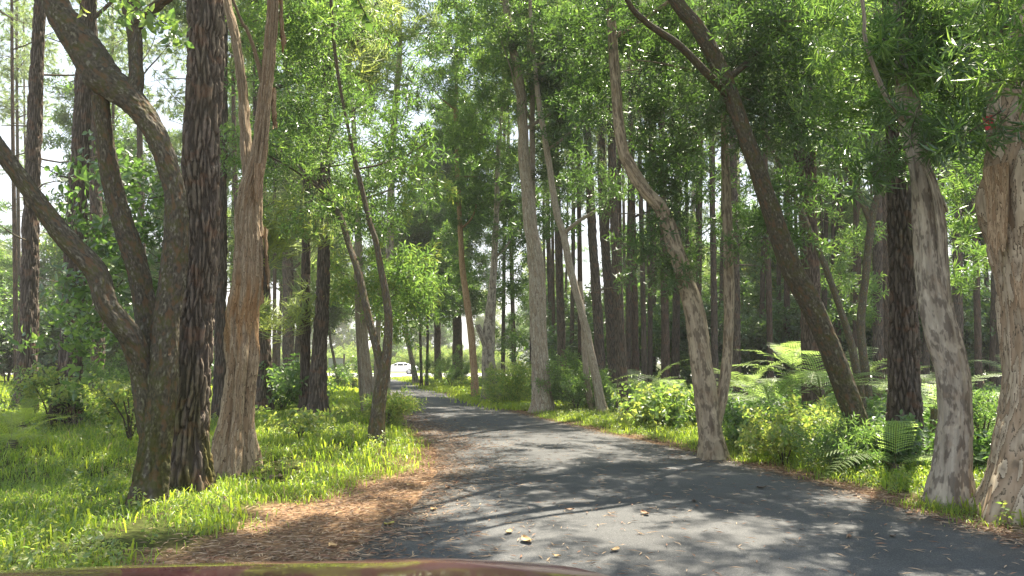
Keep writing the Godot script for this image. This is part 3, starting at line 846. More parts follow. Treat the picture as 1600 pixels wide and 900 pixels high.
	tree("paperbark_tree", "tall straight cream paperbark standing alone at the right road edge", "tree", "", [[848, 643, 38], [847, 615, 32], [843, 550, 29], [840, 480, 29], [838, 420, 28], [830, 360, 25], [824, 300, 22], [818, 240, 20], [817, 200, 19], [812, 130, 17], [800, 70, 14], [788, -10, 12]],
		{"bark": "paper", "height": 19.0, "leaf": "narrow", "tone": 1, "limbs": 12, "from": 7.0, "reach": 2.5, "per": 18, "flare": 0.25,
		"stems": [[[834, 380, 12, 0.3], [832, 310, 11, 0.3], [832, 220, 11, 0.4], [830, 120, 10, 0.4], [822, -10, 8, 0.5]]], "clumps": [[770, 130, 45, 60, 1], [760, 230, 45, 70, 3], [740, 60, 50, 70, 3], [850, 60, 40, 60, 0], [870, 20, 36, 40, 1], [780, 40, 40, 40, 0]]})
	tree("pine_tree", "dark pine close behind the tall cream paperbark, right of it", "tree", "", [[880, 612, 16], [878, 560, 15], [875, 460, 14], [871, 330, 13], [866, 180, 11], [861, -10, 9]], pine.merged({}, true))
	tree("pine_tree", "thinner dark pine in the shade between cream paperbark and its dark neighbour", "tree", "", [[866, 600, 10], [863, 540, 9], [859, 440, 9], [855, 300, 8], [850, -10, 7]], pine.merged({}, true))
	tree("paperbark_tree", "slim tan trunk bending left at the road bend, beside the stub-armed paperbark", "tree", "", [[743, 624, 14], [741, 580, 13], [736, 520, 13], [728, 460, 12], [722, 410, 11], [718, 330, 9], [712, 200, 8]], {"bark": "paper", "tint": Color(1, 0.8, 0.6), "height": 17.0, "leaf": "narrow", "tone": 1, "limbs": 10, "from": 5.0, "reach": 2.2, "per": 18, "clumps": [[715, 190, 36, 60, 2], [730, 300, 36, 60, 3], [720, 390, 28, 40, 3]]})
	tree("paperbark_tree", "stub-armed squat paperbark with buttressed foot at the road bend", "tree", "", [[768, 628, 34], [765, 595, 24], [763, 555, 22], [765, 505, 20], [770, 440, 13], [775, 350, 10], [778, 250, 8]], {"bark": "patchy", "height": 16.0, "leaf": "narrow", "tone": 0, "limbs": 14, "from": 4.5, "reach": 2.4, "per": 18, "flare": 0.35, "stems": [[[763, 555, 13], [755, 530, 12, -0.1], [746, 508, 9, -0.2]]], "clumps": [[790, 440, 30, 80, 3], [805, 350, 36, 100, 3], [785, 260, 45, 110, 3], [750, 330, 36, 90, 4], [740, 170, 45, 90, 4], [720, 440, 26, 60, 5], [790, 510, 18, 30, 3]]})
	var far := {"bark": "pine", "leaf": "narrow", "tone": 0, "from": 4.0, "limbs": 16, "reach": 2.2, "clump": 0.8, "per": 18, "height": 11.0}
	tree("dark_tree", "stout dark trunk in deep shade left of the slim tan trunk at the bend", "tree", "", [[715, 597, 18], [715, 560, 17], [714, 480, 16], [712, 350, 13], [710, 200, 10]], far.merged({"height": 19.0, "limbs": 26, "reach": 2.8}, true))
	tree("dark_tree", "dark upright trunk in ferns between road end and the stout shaded trunk", "tree", "", [[685, 595, 13], [684, 560, 12], [683, 450, 11], [682, 300, 9]], far.merged({"height": 17.0, "limbs": 22, "reach": 2.4}, true))
	tree("leaning_tree", "far pale-grey tree leaning left over the road's end", "tree", "", [[650, 600, 12], [646, 575, 9], [641, 550, 8], [635, 520, 8], [630, 480, 7], [626, 400, 6]], far.merged({"height": 10.0, "bark": "patchy", "tone": 0, "per": 12}, true))
	tree("sapling", "left one of two thin straight stems near the road's end", "sapling", "", [[658, 604, 6], [658, 580, 5.5], [657, 540, 5], [656, 480, 4.5]], far.merged({"height": 10.0, "limbs": 8, "reach": 1.6, "per": 12, "clump": 0.8}, true))
	tree("sapling", "right one of two thin straight stems near the road's end", "sapling", "", [[667, 605, 6], [667, 580, 5.5], [668, 540, 5], [668, 480, 4.5]], far.merged({"height": 10.0, "limbs": 8, "reach": 1.6, "per": 12, "clump": 0.8}, true))

# loose sheets of paper bark: [height, angle, arc, tall]
func bark_sheets(t: Node3D, grow: float, list: Array):
	var trunk: MeshInstance3D = t.get_child(0)
	var arr := trunk.mesh.surface_get_arrays(0)
	var vs: PackedVector3Array = arr[Mesh.ARRAY_VERTEX]
	for s in list:
		var c := Vector3.ZERO                       # the trunk's middle and radius at that height
		var n := 0
		for q in vs:
			if absf(q.y - s[0]) < 0.06:
				c += q
				n += 1
		if n == 0: continue
		c /= n
		var r := 0.0
		for q in vs:
			if absf(q.y - s[0]) < 0.06: r += Vector2(q.x - c.x, q.z - c.z).length() / n
		var st := SurfaceTool.new()
		st.begin(Mesh.PRIMITIVE_TRIANGLES)
		var gu := 9
		var gv := 12
		var grid := []
		var sd: float = s[0] * 3.1 + s[1]
		for i in gv + 1:
			for j in gu + 1:
				var fv := float(i) / gv
				var fu := float(j) / gu
				var ragged := 0.22 * lumps.get_noise_2d(fu * 3.0 + sd, sd) * (1.0 if i > gv / 2 else 0.4)
				var y: float = (0.5 - fv) * s[3] + ragged * s[3] * fv
				var edge := absf(fu - 0.5) * 2.0
				var lift := 0.015 + 0.10 * pow(fv, 2.0) * (0.6 + 0.4 * lumps.get_noise_2d(sd, fu * 2.0)) + 0.05 * pow(edge, 3.0) + 0.02 * lumps.get_noise_2d(fu * 4.0 + sd, fv * 4.0)
				var a: float = s[1] + (fu - 0.5) * s[2] * 1.6 * (1.0 - 0.35 * fv * edge)
				grid.append(c + Vector3(cos(a), 0, -sin(a)) * (r * 1.03 + lift * grow) + Vector3(0, y, 0))
		for i in gv:
			for j in gu:
				var k := i * (gu + 1) + j
				for q in [k, k + 1, k + gu + 1, k + 1, k + gu + 2, k + gu + 1]:
					st.set_smooth_group(0)
					st.set_uv(Vector2((q % (gu + 1)) / 9.0 * s[2] * 0.5 + sd, q / (gu + 1) / 12.0 * s[3] * 0.4))
					st.add_vertex(grid[q])
		st.generate_normals()
		var o := part("bark_sheet", st.commit(), mats.get("sheet", null), t)
		if o.material_override == null:
			var m: StandardMaterial3D = bark.paper.mat.duplicate()
			m.albedo_color = Color(0.95, 0.88, 0.80)
			m.cull_mode = BaseMaterial3D.CULL_DISABLED
			m.vertex_color_use_as_albedo = false
			mats.sheet = m
			o.material_override = m

# ------------------------------------------------------------------ the grove behind
func background_trees():
	var k := 0
	# straight pines in the shade right of the road
	for p in [[787, 599, 8], [804, 600, 9], [894, 606, 9], [994, 618, 14], [1022, 608, 10], [1041, 622, 16], [1056, 616, 15], [1090, 618, 13], [1118, 622, 13], [1230, 612, 12], [1372, 634, 18], [1390, 626, 15], [1498, 628, 18], [1553, 616, 14], [1190, 610, 10], [1310, 614, 11], [1440, 616, 13], [908, 616, 10], [1076, 608, 9], [1205, 622, 12], [1218, 606, 9], [1338, 618, 12], [1470, 608, 10], [1530, 622, 13], [1008, 626, 11], [1334, 590, 8], [832, 622, 9], [910, 590, 8], [1085, 588, 8], [1160, 588, 8], [1280, 586, 8], [1460, 588, 9], [1580, 590, 10]]:
		var lean := rng.randf_range(-14, 6)
		tree("background_pine", "straight slim pine in the deep shade of the right-hand grove", "tree", "slim pines deep in the right-hand grove", [[p[0], p[1], p[2]], [p[0] - 1, p[1] - 40, p[2] * 0.95], [p[0] + lean * 0.4, 400, p[2] * 0.85], [p[0] + lean * 0.8, 200, p[2] * 0.7], [p[0] + lean, -10, p[2] * 0.55]],
			{"bark": "pine", "leaf": "needle" if k % 3 else "narrow", "tone": k % 2, "from": 9.0 if k % 3 else 6.0, "limbs": 9, "reach": 2.6, "clump": 0.9, "per": 9, "height": rng.randf_range(19, 24), "tint": Color(1.0, 0.92, 0.86) if k % 2 else Color.WHITE})
		k += 1
	for i in 70:
		var left := i >= 54
		var px := rng.randf_range(850, 1640) if not left else rng.randf_range(-40, 560)
		var o := foot(px, rng.randf_range(590, 620))
		if not left and o.x < right_edge(o.z) + 3.0: continue
		if left and o.x > left_edge(o.z) - 4.0: continue
		var w := rng.randf_range(0.20, 0.33) * FOCAL / -o.z
		var y0 := 565.0 + 1.4 * FOCAL / -o.z - ground_y(o.x, o.z) * FOCAL / -o.z
		var lean := rng.randf_range(-16, 10)
		var side := "right" if not left else "left"
		tree("background_pine", "straight slim pine in the deep shade of the right-hand grove" if not left else "straight slim pine standing back beyond the left-hand lawn", "tree", "slim pines deep in the right-hand grove" if not left else "slim pines beyond the left lawn", [[px, y0, w], [px - 1, y0 - 30, w * 0.95], [px + lean * 0.4, 400, w * 0.82], [px + lean * 0.8, 200, w * 0.66], [px + lean, -10, w * 0.5]],
			{"bark": "pine", "leaf": "needle", "tone": i % 2, "from": rng.randf_range(9.0, 15.0), "limbs": 8, "reach": 2.2, "clump": 0.8, "per": 9, "height": rng.randf_range(18, 25), "dead": 5, "tint": Color(1.0, 0.92, 0.86) if i % 2 else Color.WHITE})
	# leafy trees that close the view beyond the first rows, right
	for i in 15:
		var x := 3.0 + i * 2.7 + rng.randf_range(-1, 1)
		var z := -34.0 - rng.randf() * 26.0 - maxf(0.0, (6.0 - i)) * 3.5
		if x < right_edge(z) + 2.5: x = right_edge(z) + 2.5 + rng.randf() * 3.0
		grove_tree(x, z, rng.randf_range(7, 12), i, "leafy tree closing the view deep in the right-hand grove", "leafy trees deep in the right-hand grove", 5.0)
	# left: beyond the lawn
	for i in 20:
		var x := -9.0 - i * 1.75 + rng.randf_range(-1, 1)
		var z := -36.0 - rng.randf() * 24.0
		if x > left_edge(z) - 3.0: x = left_edge(z) - 3.0 - rng.randf() * 3.0
		if x / -z > -0.27: continue
		grove_tree(x, z, rng.randf_range(11, 18) if x > -22.0 else rng.randf_range(7, 11), i + 1, "leafy tree at the back of the left-hand lawn", "leafy trees at the back of the left lawn", 5.0 if x > -20.0 else 3.0)
	# beyond the far street
	for i in 22:
		var x := -62.0 + i * 4.4 + rng.randf_range(-1.5, 1.5)
		grove_tree(x, -118.0 - rng.randf() * 22.0, rng.randf_range(7, 13) if absf(x + 19.0) > 4.0 else 5.0, i + 2, "hazy tree standing beyond the far street", "hazy trees beyond the far street", 1.5)

func grove_tree(x: float, z: float, height: float, i: int, label: String, group: String, from: float):
	var o := Vector3(x, ground_y(x, z), z)
	var t := thing("grove_tree", label, "tree", o, group)
	var r := 0.10 + height * 0.009
	var pts := [v4(Vector3(0, -0.2, 0), r)]
	var p := Vector3.ZERO
	var dir := Vector3(rng.randfn(0, 0.08), 1, rng.randfn(0, 0.08)).normalized()
	for k in 6:
		p += dir * height / 6.0
		dir = (dir + Vector3(rng.randfn(0, 0.08), 0.1, rng.randfn(0, 0.08))).normalized()
		pts.append(v4(p, lerpf(r, 0.03, (k + 1) / 6.0)))
	var path := smooth_path(pts, 0.6)
	var look := {"bark": "patchy" if i % 3 == 0 else "pine", "sides": 8, "flare": 0.2, "seed": i}
	part("trunk", tube_mesh(path, look), bark[look.bark].mat, t)
	crown(t, -z, [path], {"leaf": ["narrow", "broad", "narrow", "feather"][i % 4], "tone": [0, 1, 1, 2][(i * 7) % 4] if z > -100.0 else [1, 2][i % 2], "limbs": 13, "from": from, "reach": height * 0.24, "clump": 1.1, "per": 15, "rise": 0.45}, look)

# ------------------------------------------------------------------ shrubs, ferns
func shrub(called: String, label: String, group: String, where: Vector3, height: float, wide: float, leaf: String, tone: int, n: int, lod := 1, size := 1.0):
	var t := thing(called, label, "shrub", where, group)
	var places := []
	for s in 5:
		var az := s * TAU / 5.0 + rng.randf()
		var e := Vector3(cos(az) * wide * 0.35, height * rng.randf_range(0.6, 0.95), sin(az) * wide * 0.35)
		part("stem", tube_mesh(smooth_path([v4(Vector3(0, -0.1, 0), 0.012 + height * 0.008), v4(Vector3(e.x * 0.3, e.y * 0.5, e.z * 0.3), 0.009 + height * 0.005), v4(e, 0.006)], 0.3), {"bark": "mossy", "sides": 5, "seed": s}), bark.mossy.mat, t)
		var k := n / 5
		for i in k:
			var f := sqrt(rng.randf())
			var c := Vector3(e.x * f, e.y * f, e.z * f) + Vector3(rng.randfn(), rng.randfn() * 0.6 + 0.1, rng.randfn()) * wide * 0.24
			c.y = maxf(c.y, 0.05)
			var d := Vector3(c.x * 0.8 + rng.randfn() * 0.4, 0.45 * wide, c.z * 0.8 + rng.randfn() * 0.4).normalized()
			places.append(Transform3D(facing(d, rng.randf() * TAU) * rng.randf_range(0.7, 1.2) * size, c))
	scatter("foliage", sprig(leaf, lod, tone), places, t)

func undergrowth():
	for i in 34:      # understorey bushes that darken the back of the right-hand grove
		var x := 3.5 + i * 1.2 + rng.randf_range(-0.6, 0.6)
		var z := (-37.0 if i % 2 else -28.5) - rng.randf() * 7.0 - maxf(0.0, 8 - i) * 1.2
		if x < right_edge(z) + 3.0: x = right_edge(z) + 3.0 + rng.randf()
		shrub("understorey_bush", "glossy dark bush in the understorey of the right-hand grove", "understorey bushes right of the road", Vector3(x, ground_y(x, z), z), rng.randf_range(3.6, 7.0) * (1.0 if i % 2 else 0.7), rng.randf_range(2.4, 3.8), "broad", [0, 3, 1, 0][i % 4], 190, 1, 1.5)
	for i in 22:
		var x := -11.5 - i * 1.15 + rng.randf_range(-0.6, 0.6)
		var z := -29.0 - rng.randf() * 9.0
		if x / -z > -0.37: continue
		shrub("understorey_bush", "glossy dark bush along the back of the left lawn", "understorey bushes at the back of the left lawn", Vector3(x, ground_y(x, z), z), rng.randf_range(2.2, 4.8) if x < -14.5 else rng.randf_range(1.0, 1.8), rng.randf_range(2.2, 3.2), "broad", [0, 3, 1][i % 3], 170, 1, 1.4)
	for i in 16:      # bright bushes on the far side of the cross street
		var x := -52.0 + i * 3.4 + rng.randf_range(-1, 1)
		var z := -97.0 - rng.randf() * 8.0
		shrub("roadside_bush", "sunlit yellow-green bush on the far side of the street", "sunlit bushes beyond the far street", Vector3(x, ground_y(x, z), z), rng.randf_range(1.6, 3.0), 3.6, "narrow", 2, 150, 2, 1.0)
	var named := [
		["shrub", "dense shrub at the foot of the twisting two-stemmed paperbark", 1168, 700, 0.45, 0.8, "broad", 1, 60], ["shrub", "tangled light-green shrub midway between twisting paperbark and leaning tree", 1225, 722, 0.38, 0.9, "broad", 2, 70], ["shrub", "low dark shrub in front of the dark leaning tree's foot", 1325, 734, 0.34, 0.7, "narrow", 1, 60],
		["shrub", "small shrub with broad leaves beside the white-flecked pine's foot", 1390, 730, 0.4, 0.6, "broad", 0, 60], ["shrub", "leafy shrub behind the verge grass left of the twisting paperbark", 1040, 668, 0.45, 1.0, "broad", 2, 60], ["shrub", "yellow-green shrub behind the middle of the right verge shrubs", 1275, 705, 0.42, 0.9, "narrow", 2, 60],
		["shrub", "pale leggy shrub with whitish leaves behind the mossy tree", 203, 690, 0.95, 0.9, "broad", 2, 34], ["shrub", "upright leafy shrub between yellow fern and broad dark pine", 78, 668, 0.95, 0.75, "broad", 2, 46], ["shrub", "grey-green grassy clump of shrub behind the broad dark pine", 160, 655, 0.6, 1.6, "narrow", 1, 90],
		["shrub", "mound of leafy shoots round the forked roadside tree's foot", 606, 668, 0.55, 0.5, "narrow", 2, 40], ["shrub", "small bright shrub on the lawn below the twin ironwoods", 468, 688, 0.35, 0.5, "broad", 2, 20], ["shrub", "low leafy shrub left of the slimmer twin ironwood", 440, 640, 0.6, 1.2, "broad", 1, 50],
		["shrub", "spindly young shrub between crooked and massive paperbarks", 1535, 735, 1.15, 0.5, "narrow", 1, 26], ["shrub", "bright shrub beside the stub-armed paperbark's foot", 800, 632, 0.8, 1.4, "narrow", 2, 70], ["shrub", "ferny green shrub left of the thin leaning pale paperbark", 900, 640, 0.9, 1.5, "narrow", 1, 90], ["shrub", "leafy shrub by the road edge beyond the slim tan trunk", 705, 606, 1.1, 2.4, "narrow", 1, 80],
		["shrub", "dark low shrub on the lawn's far edge behind the cluster-stemmed paperbark", 545, 610, 0.8, 2.2, "broad", 1, 60]]
	for s in named:
		var o := foot(s[2], s[3])
		shrub(s[0], s[1], "", o, s[4], s[5], s[6], s[7], s[8], 0 if o.z > -14.0 else 1, 0.75 if o.z > -14.0 else 0.8)

func frond_mesh(length: float, droop: float, sd: int) -> ArrayMesh:      # grows along +z from the origin, arching down
	var g := RandomNumberGenerator.new()
	g.seed = sd
	var stalk := SurfaceTool.new()
	var green := SurfaceTool.new()
	stalk.begin(Mesh.PRIMITIVE_TRIANGLES)
	green.begin(Mesh.PRIMITIVE_TRIANGLES)
	var n := 30
	var last := Vector3.ZERO
	for i in n + 1:
		var f := float(i) / n
		var p := Vector3(0, length * (0.42 * f - droop * f * f), length * f * (1.0 - 0.12 * f))
		if i > 0:
			var w := 0.012 * (1.0 - 0.8 * f)
			for q in [last + Vector3(w, 0, 0), last - Vector3(w, 0, 0), p, last + Vector3(0, w, 0), last - Vector3(0, w, 0), p]: stalk.add_vertex(q)
			var along_ := (p - last).normalized()
			if f > 0.14:
				var pl := length * 0.19 * pow(sin(PI * clampf((f - 0.05) / 1.0, 0.0, 1.0) * 0.5 + PI * 0.28 * (1.0 - f)), 1.0) * clampf((1.0 - f) * 2.4, 0.06, 1.0)
				for s in [-1.0, 1.0]:
					var d := (Vector3(s, 0.10 + g.randfn(0, 0.06), 0) + along_ * 0.45).normalized()
					var m := 8
					for k in m:
						var a := float(k) / m
						var q0 := p + d * pl * a + Vector3(0, -0.16 * pl * a * a, 0)
						var q1 := p + d * pl * (a + 1.0 / m) + Vector3(0, -0.16 * pl * (a + 1.0 / m) * (a + 1.0 / m), 0)
						var lw := pl * 0.10 * (1.0 - a * 0.75)
						var fwd := along_ * lw + d * lw * 0.35
						var back := -along_ * lw + d * lw * 0.35
						for v in [q0, q1, q0 + fwd + Vector3(0, -lw * 0.2, 0), q0, q0 + back + Vector3(0, -lw * 0.2, 0), q1]: green.add_vertex(v)
		last = p
	var me := ArrayMesh.new()
	stalk.commit(me)
	green.commit(me)
	return me

var frond_kinds := []
func fern(label: String, where: Vector3, tall: float, size: float, n: int, lime: bool, group := ""):
	var t := thing("tree_fern" if tall > 0.4 else "fern", label, "fern", where, group)
	part("trunk", tube_mesh(smooth_path([v4(Vector3(0, -0.1, 0), 0.08), v4(Vector3(0, tall * 0.5, 0), 0.075), v4(Vector3(0.02, tall + 0.05, 0), 0.06)], 0.1), {"bark": "mossy", "sides": 9, "seed": tall}), bark.mossy.mat, t)
	var turn := rng.randf() * TAU
	for i in n:
		var me: ArrayMesh = frond_kinds[(i + int(size * 10)) % 4 + (4 if lime else 0)]
		var o := part("frond", me, null, t, Vector3(0, tall, 0))
		o.basis = Basis(Vector3.UP, turn + i * TAU / n + rng.randf_range(-0.25, 0.25)) * Basis(Vector3.RIGHT, rng.randf_range(-0.85, -0.05) - (0.2 if lime else 0.0)) * Basis.from_scale(Vector3.ONE * size * rng.randf_range(0.7, 1.15))

func ferns():
	for lime in [false, true]:
		for k in 4:
			var me := frond_mesh(1.5, [0.55, 0.72, 0.9, 0.62][k], 70 + k)
			me.surface_set_material(0, plain(Color(0.14, 0.14, 0.05), 0.7))
			me.surface_set_material(1, mats.frond_lime if lime else mats.frond)
			frond_kinds.append(me)
	var list := [["tree fern with pale fronds just left of the twisting paperbark", 1060, 655, 1.05, 1.2, 10], ["tree fern in shade right of the three close pines", 1005, 640, 1.05, 1.3, 10], ["sunlit tree fern spreading behind the dense shrub at the two-stemmed paperbark", 1205, 668, 1.0, 1.2, 11], ["largest sunlit tree fern, behind the dark leaning tree", 1285, 668, 1.1, 1.4, 12], ["tree fern with flat pale fronds right of the slim straight pine", 1165, 645, 1.25, 1.2, 9], ["tree fern whose frond crosses the white-flecked pine's foot", 1462, 700, 0.75, 0.9, 8],
		["tall tree fern between the forked sapling and the white-flecked pine", 1375, 650, 1.35, 1.2, 9], ["tree fern filling the gap between crooked and massive paperbarks", 1540, 690, 1.0, 1.2, 10], ["low bright fern in the gap before the massive paperbark", 1530, 705, 0.35, 0.95, 9], ["tall dark tree fern behind the crooked patchy paperbark", 1450, 640, 1.4, 1.2, 9], ["pale tree fern far behind, left of the twin-toned grey pine", 1240, 640, 1.4, 1.3, 10], ["fern among the verge shrubs under the dark leaning tree", 1290, 715, 0.2, 0.6, 8],
		["tree fern behind the tall cream paperbark's foot", 905, 612, 0.8, 1.2, 9], ["fern in the shade beyond the stub-armed paperbark", 815, 612, 0.7, 1.2, 9], ["tree fern in the background left of the slim straight pine", 1105, 618, 1.2, 1.2, 9], ["low fern close to the asphalt between leaning tree and white-flecked pine", 1400, 742, 0.2, 0.75, 9], ["arching fern in the verge shrubs left of the leaning tree's foot", 1255, 690, 0.5, 0.95, 9], ["tree fern at the far right behind the massive paperbark", 1590, 640, 1.3, 1.2, 8], ["tree fern left of the dark leaning tree's middle", 1335, 655, 1.15, 1.2, 10]]
	for f in list: fern(f[0], foot(f[1], f[2]), f[3] * rng.randf_range(0.25, 0.75), f[4] * 1.12, f[5] - 1, false)
	fern("bright yellow-green fern at the left edge of the lawn", foot(18, 702), 0.06, 0.62, 10, true)
	fern("smaller yellow-green fern behind the left-edge one", foot(34, 676), 0.06, 0.6, 8, true)

# ------------------------------------------------------------------ grass and leaf litter
func tuft(blades: int, height: float, width: float, spread_: float, a: Material, b: Material, sd: int) -> ArrayMesh:
	var g := RandomNumberGenerator.new()
	g.seed = sd
	var sts := [SurfaceTool.new(), SurfaceTool.new()]
	for st in sts: st.begin(Mesh.PRIMITIVE_TRIANGLES)
	for i in blades:
		var st: SurfaceTool = sts[1] if g.randf() < 0.35 else sts[0]
		var az := g.randf() * TAU
		var out := Vector3(cos(az), 0, sin(az))
		var side := Vector3(-out.z, 0, out.x).rotated(Vector3.UP, g.randfn(0, 0.5)) * width * g.randf_range(0.6, 1.2)
		var p := Vector3(g.randfn(), 0, g.randfn()) * spread_ * 0.5
		p.y = -0.02
		var h := height * g.randf_range(0.5, 1.15)
		var lean := g.randf_range(0.15, 0.9)
		var p1 := p + out * h * 0.22 * lean + Vector3(0, h * 0.5, 0)
		var p2 := p + out * h * 0.6 * lean + Vector3(0, h * (0.95 - 0.25 * lean), 0)
		var p3 := p + out * h * 1.05 * lean + Vector3(0, h * (1.05 - 0.62 * lean), 0)
		for q in [p - side * 0.7, p + side * 0.7, p1 - side, p + side * 0.7, p1 + side, p1 - side, p1 - side, p1 + side, p2 - side * 0.75, p1 + side, p2 + side * 0.75, p2 - side * 0.75, p2 - side * 0.75, p2 + side * 0.75, p3]: st.add_vertex(q)
	var me := ArrayMesh.new()
	sts[0].commit(me)
	sts[1].commit(me)
	me.surface_set_material(0, a)
	me.surface_set_material(1, b)
	return me

func grass_and_litter():
	var short_ := tuft(28, 0.085, 0.0036, 0.26, mats.grass, mats.grass_lime, 5)
	var long_ := tuft(20, 0.145, 0.0046, 0.26, mats.grass, mats.grass_lime, 6)
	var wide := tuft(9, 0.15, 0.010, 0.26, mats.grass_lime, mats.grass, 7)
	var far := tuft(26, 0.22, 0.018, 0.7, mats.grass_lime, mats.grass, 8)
	var dry := tuft(10, 0.16, 0.0036, 0.26, mats.grass_dry, mats.grass, 9)
	var lists := {"dry": [], "short": [], "long": [], "wide": [], "far": [], "right": [], "right_tall": []}
	for band in [[-4.6, -8.0, 120.0, 14.0], [-8.0, -12.0, 95.0, 14.0], [-12.0, -20.0, 55.0, 16.0], [-20.0, -34.0, 22.0, 24.0], [-34.0, -78.0, 4.0, 46.0]]:
		var n := int((band[0] - band[1]) * band[3] * band[2])
		for i in n:
			var z := lerpf(band[0], band[1], rng.randf())
			var x = lawn_edge(z) - 0.02 + 0.10 * lumps.get_noise_2d(z * 1.5, 30.0) - rng.randf() * band[3]
			if absf(x) > -z * 0.74 + 1.0: continue
			var nz := lumps.get_noise_2d(x * 0.55, z * 0.55)
			var edge = lawn_edge(z) - x
			if z > -9.6 and edge < 1.6 and nz + edge * 0.5 < 0.12: continue
			if nz < -0.42 and rng.randf() < 0.7: continue
			var tr := Transform3D(Basis(Vector3.UP, rng.randf() * TAU).rotated(Vector3(1, 0, 0), rng.randfn(0, 0.12)) * rng.randf_range(0.65, 1.25), Vector3(x, ground_y(x, z) - 0.005, z))
			if z > -20.0:
				var pick := rng.randf() + lumps.get_noise_2d(x * 0.3 + 9.0, z * 0.3) * 0.6
				if rng.randf() < 0.07: lists["dry"].append(tr)
				lists["short" if pick < 0.62 else ("long" if pick < 0.95 else "wide")].append(tr)
			else:
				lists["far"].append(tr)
	for band in [[-5.0, -12.0, 70.0, 3.4], [-12.0, -22.0, 45.0, 3.4], [-22.0, -40.0, 16.0, 5.0], [-40.0, -78.0, 4.0, 16.0]]:
		var n := int((band[0] - band[1]) * band[3] * band[2])
		for i in n:
			var z := lerpf(band[0], band[1], rng.randf())
			var d = pow(rng.randf(), 1.3) * band[3] + 0.12
			var x = right_edge(z) + d
			var nz := lumps.get_noise_2d(x * 0.6 + 40.0, z * 0.6)
			if d < 0.5 and nz < 0.1: continue
			if d > 1.8 and rng.randf() < 0.5: continue
			var tr := Transform3D(Basis(Vector3.UP, rng.randf() * TAU) * rng.randf_range(0.6, 1.2), Vector3(x, ground_y(x, z) - 0.01, z))
			if z > -22.0: lists["right" if rng.randf() < 0.72 or d < 0.4 else "right_tall"].append(tr)
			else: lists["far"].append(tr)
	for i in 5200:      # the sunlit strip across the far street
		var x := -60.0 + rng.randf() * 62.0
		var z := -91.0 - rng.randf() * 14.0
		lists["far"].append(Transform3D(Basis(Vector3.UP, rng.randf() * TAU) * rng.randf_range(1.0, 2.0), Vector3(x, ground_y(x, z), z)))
	var g := thing("grass", "bright green grass and weeds covering lawn and verges", "grass", Vector3.ZERO, "", "stuff")
	for k in lists:
		scatter({"dry": "dry_grass", "short": "short_grass", "long": "long_grass", "wide": "broad_grass", "far": "far_grass", "right": "verge_grass", "right_tall": "tall_verge_grass"}[k], {"dry": dry, "short": short_, "long": long_, "wide": wide, "far": far, "right": long_, "right_tall": wide}[k], lists[k], g)
	var weeds := []
	for i in 5200:
		var z := -4.8 - pow(rng.randf(), 1.4) * 24.0
		var left := rng.randf() < 0.62
		var x: float = lawn_edge(z) - 0.1 - rng.randf() * 11.0 if left else right_edge(z) + 0.25 + rng.randf() * 2.6
		if absf(x) > -z * 0.74 + 1.0 or lumps.get_noise_2d(x * 0.5 + 70.0, z * 0.5) < -0.05: continue
		weeds.append(Transform3D(facing(Vector3(rng.randfn(0, 0.35), 1, rng.randfn(0, 0.35)).normalized(), rng.randf() * TAU) * rng.randf_range(0.22, 0.5), Vector3(x, ground_y(x, z) - 0.02, z)))
	scatter("weeds", sprig("broad", 0, 2), weeds, g)
	var cover := []
	for i in 7500:      # leafy ground cover on the forest floor right of the verge
		var z := -4.0 - rng.randf() * 38.0
		var x := right_edge(z) + 2.2 + pow(rng.randf(), 1.4) * 20.0
		if lumps.get_noise_2d(x * 0.35 + 20.0, z * 0.35) < -0.25: continue
		cover.append(Transform3D(facing(Vector3(rng.randfn(0, 0.4), 1, rng.randfn(0, 0.4)).normalized(), rng.randf() * TAU) * rng.randf_range(0.4, 0.95), Vector3(x, ground_y(x, z) - 0.03, z)))
	scatter("ground_cover", sprig("broad", 1, 1), cover, g)
	# leaf litter: flakes of leaf and bark along the edges of the asphalt
	var flakes := []
	for k in 3:
		var st := SurfaceTool.new()
		st.begin(Mesh.PRIMITIVE_TRIANGLES)
		var l: float = [0.05, 0.035, 0.06][k]
		var w: float = [0.007, 0.011, 0.005][k]
		for q in [Vector3(-l, 0.003, 0), Vector3(0, 0.009, w), Vector3(l, 0.004, 0.004), Vector3(-l, 0.003, 0), Vector3(l, 0.004, 0.004), Vector3(0, 0.006, -w)]: st.add_vertex(q)
		var me := st.commit()
		me.surface_set_material(0, mats[["litter_red", "litter_brown", "litter_tan"][k]])
		flakes.append(me)
	var falls := [[], [], []]
	for i in 46000:
		var z := -4.4 - pow(rng.randf(), 1.7) * 40.0
		var x := 0.0
		if rng.randf() < 0.66:
			var l := lawn_edge(z)
			var r := left_edge(z) + (0.12 if z > -12.0 else 0.6)
			x = lerpf(l - 0.2, r, rng.randf()) + rng.randfn(0, 0.14) + pow(rng.randf(), 5.0) * 1.0
		else:
			x = right_edge(z) + rng.randfn(0.12, 0.16)
		falls[0 if rng.randf() < 0.36 else (1 if rng.randf() < 0.42 else 2)].append(flat_on(x, z, 0.25))
	for i in 5500:      # thinly over the whole road, and under the trees of the left foreground
		var z := -4.4 - pow(rng.randf(), 1.5) * 30.0
		var x := lerpf(left_edge(z), right_edge(z), pow(rng.randf(), 2.2))
		if rng.randf() < 0.22:
			x = lawn_edge(z) - rng.randf() * 2.0
			if z < -11.0: continue
		falls[2 if rng.randf() < 0.6 else 0].append(flat_on(x, z, 0.2))
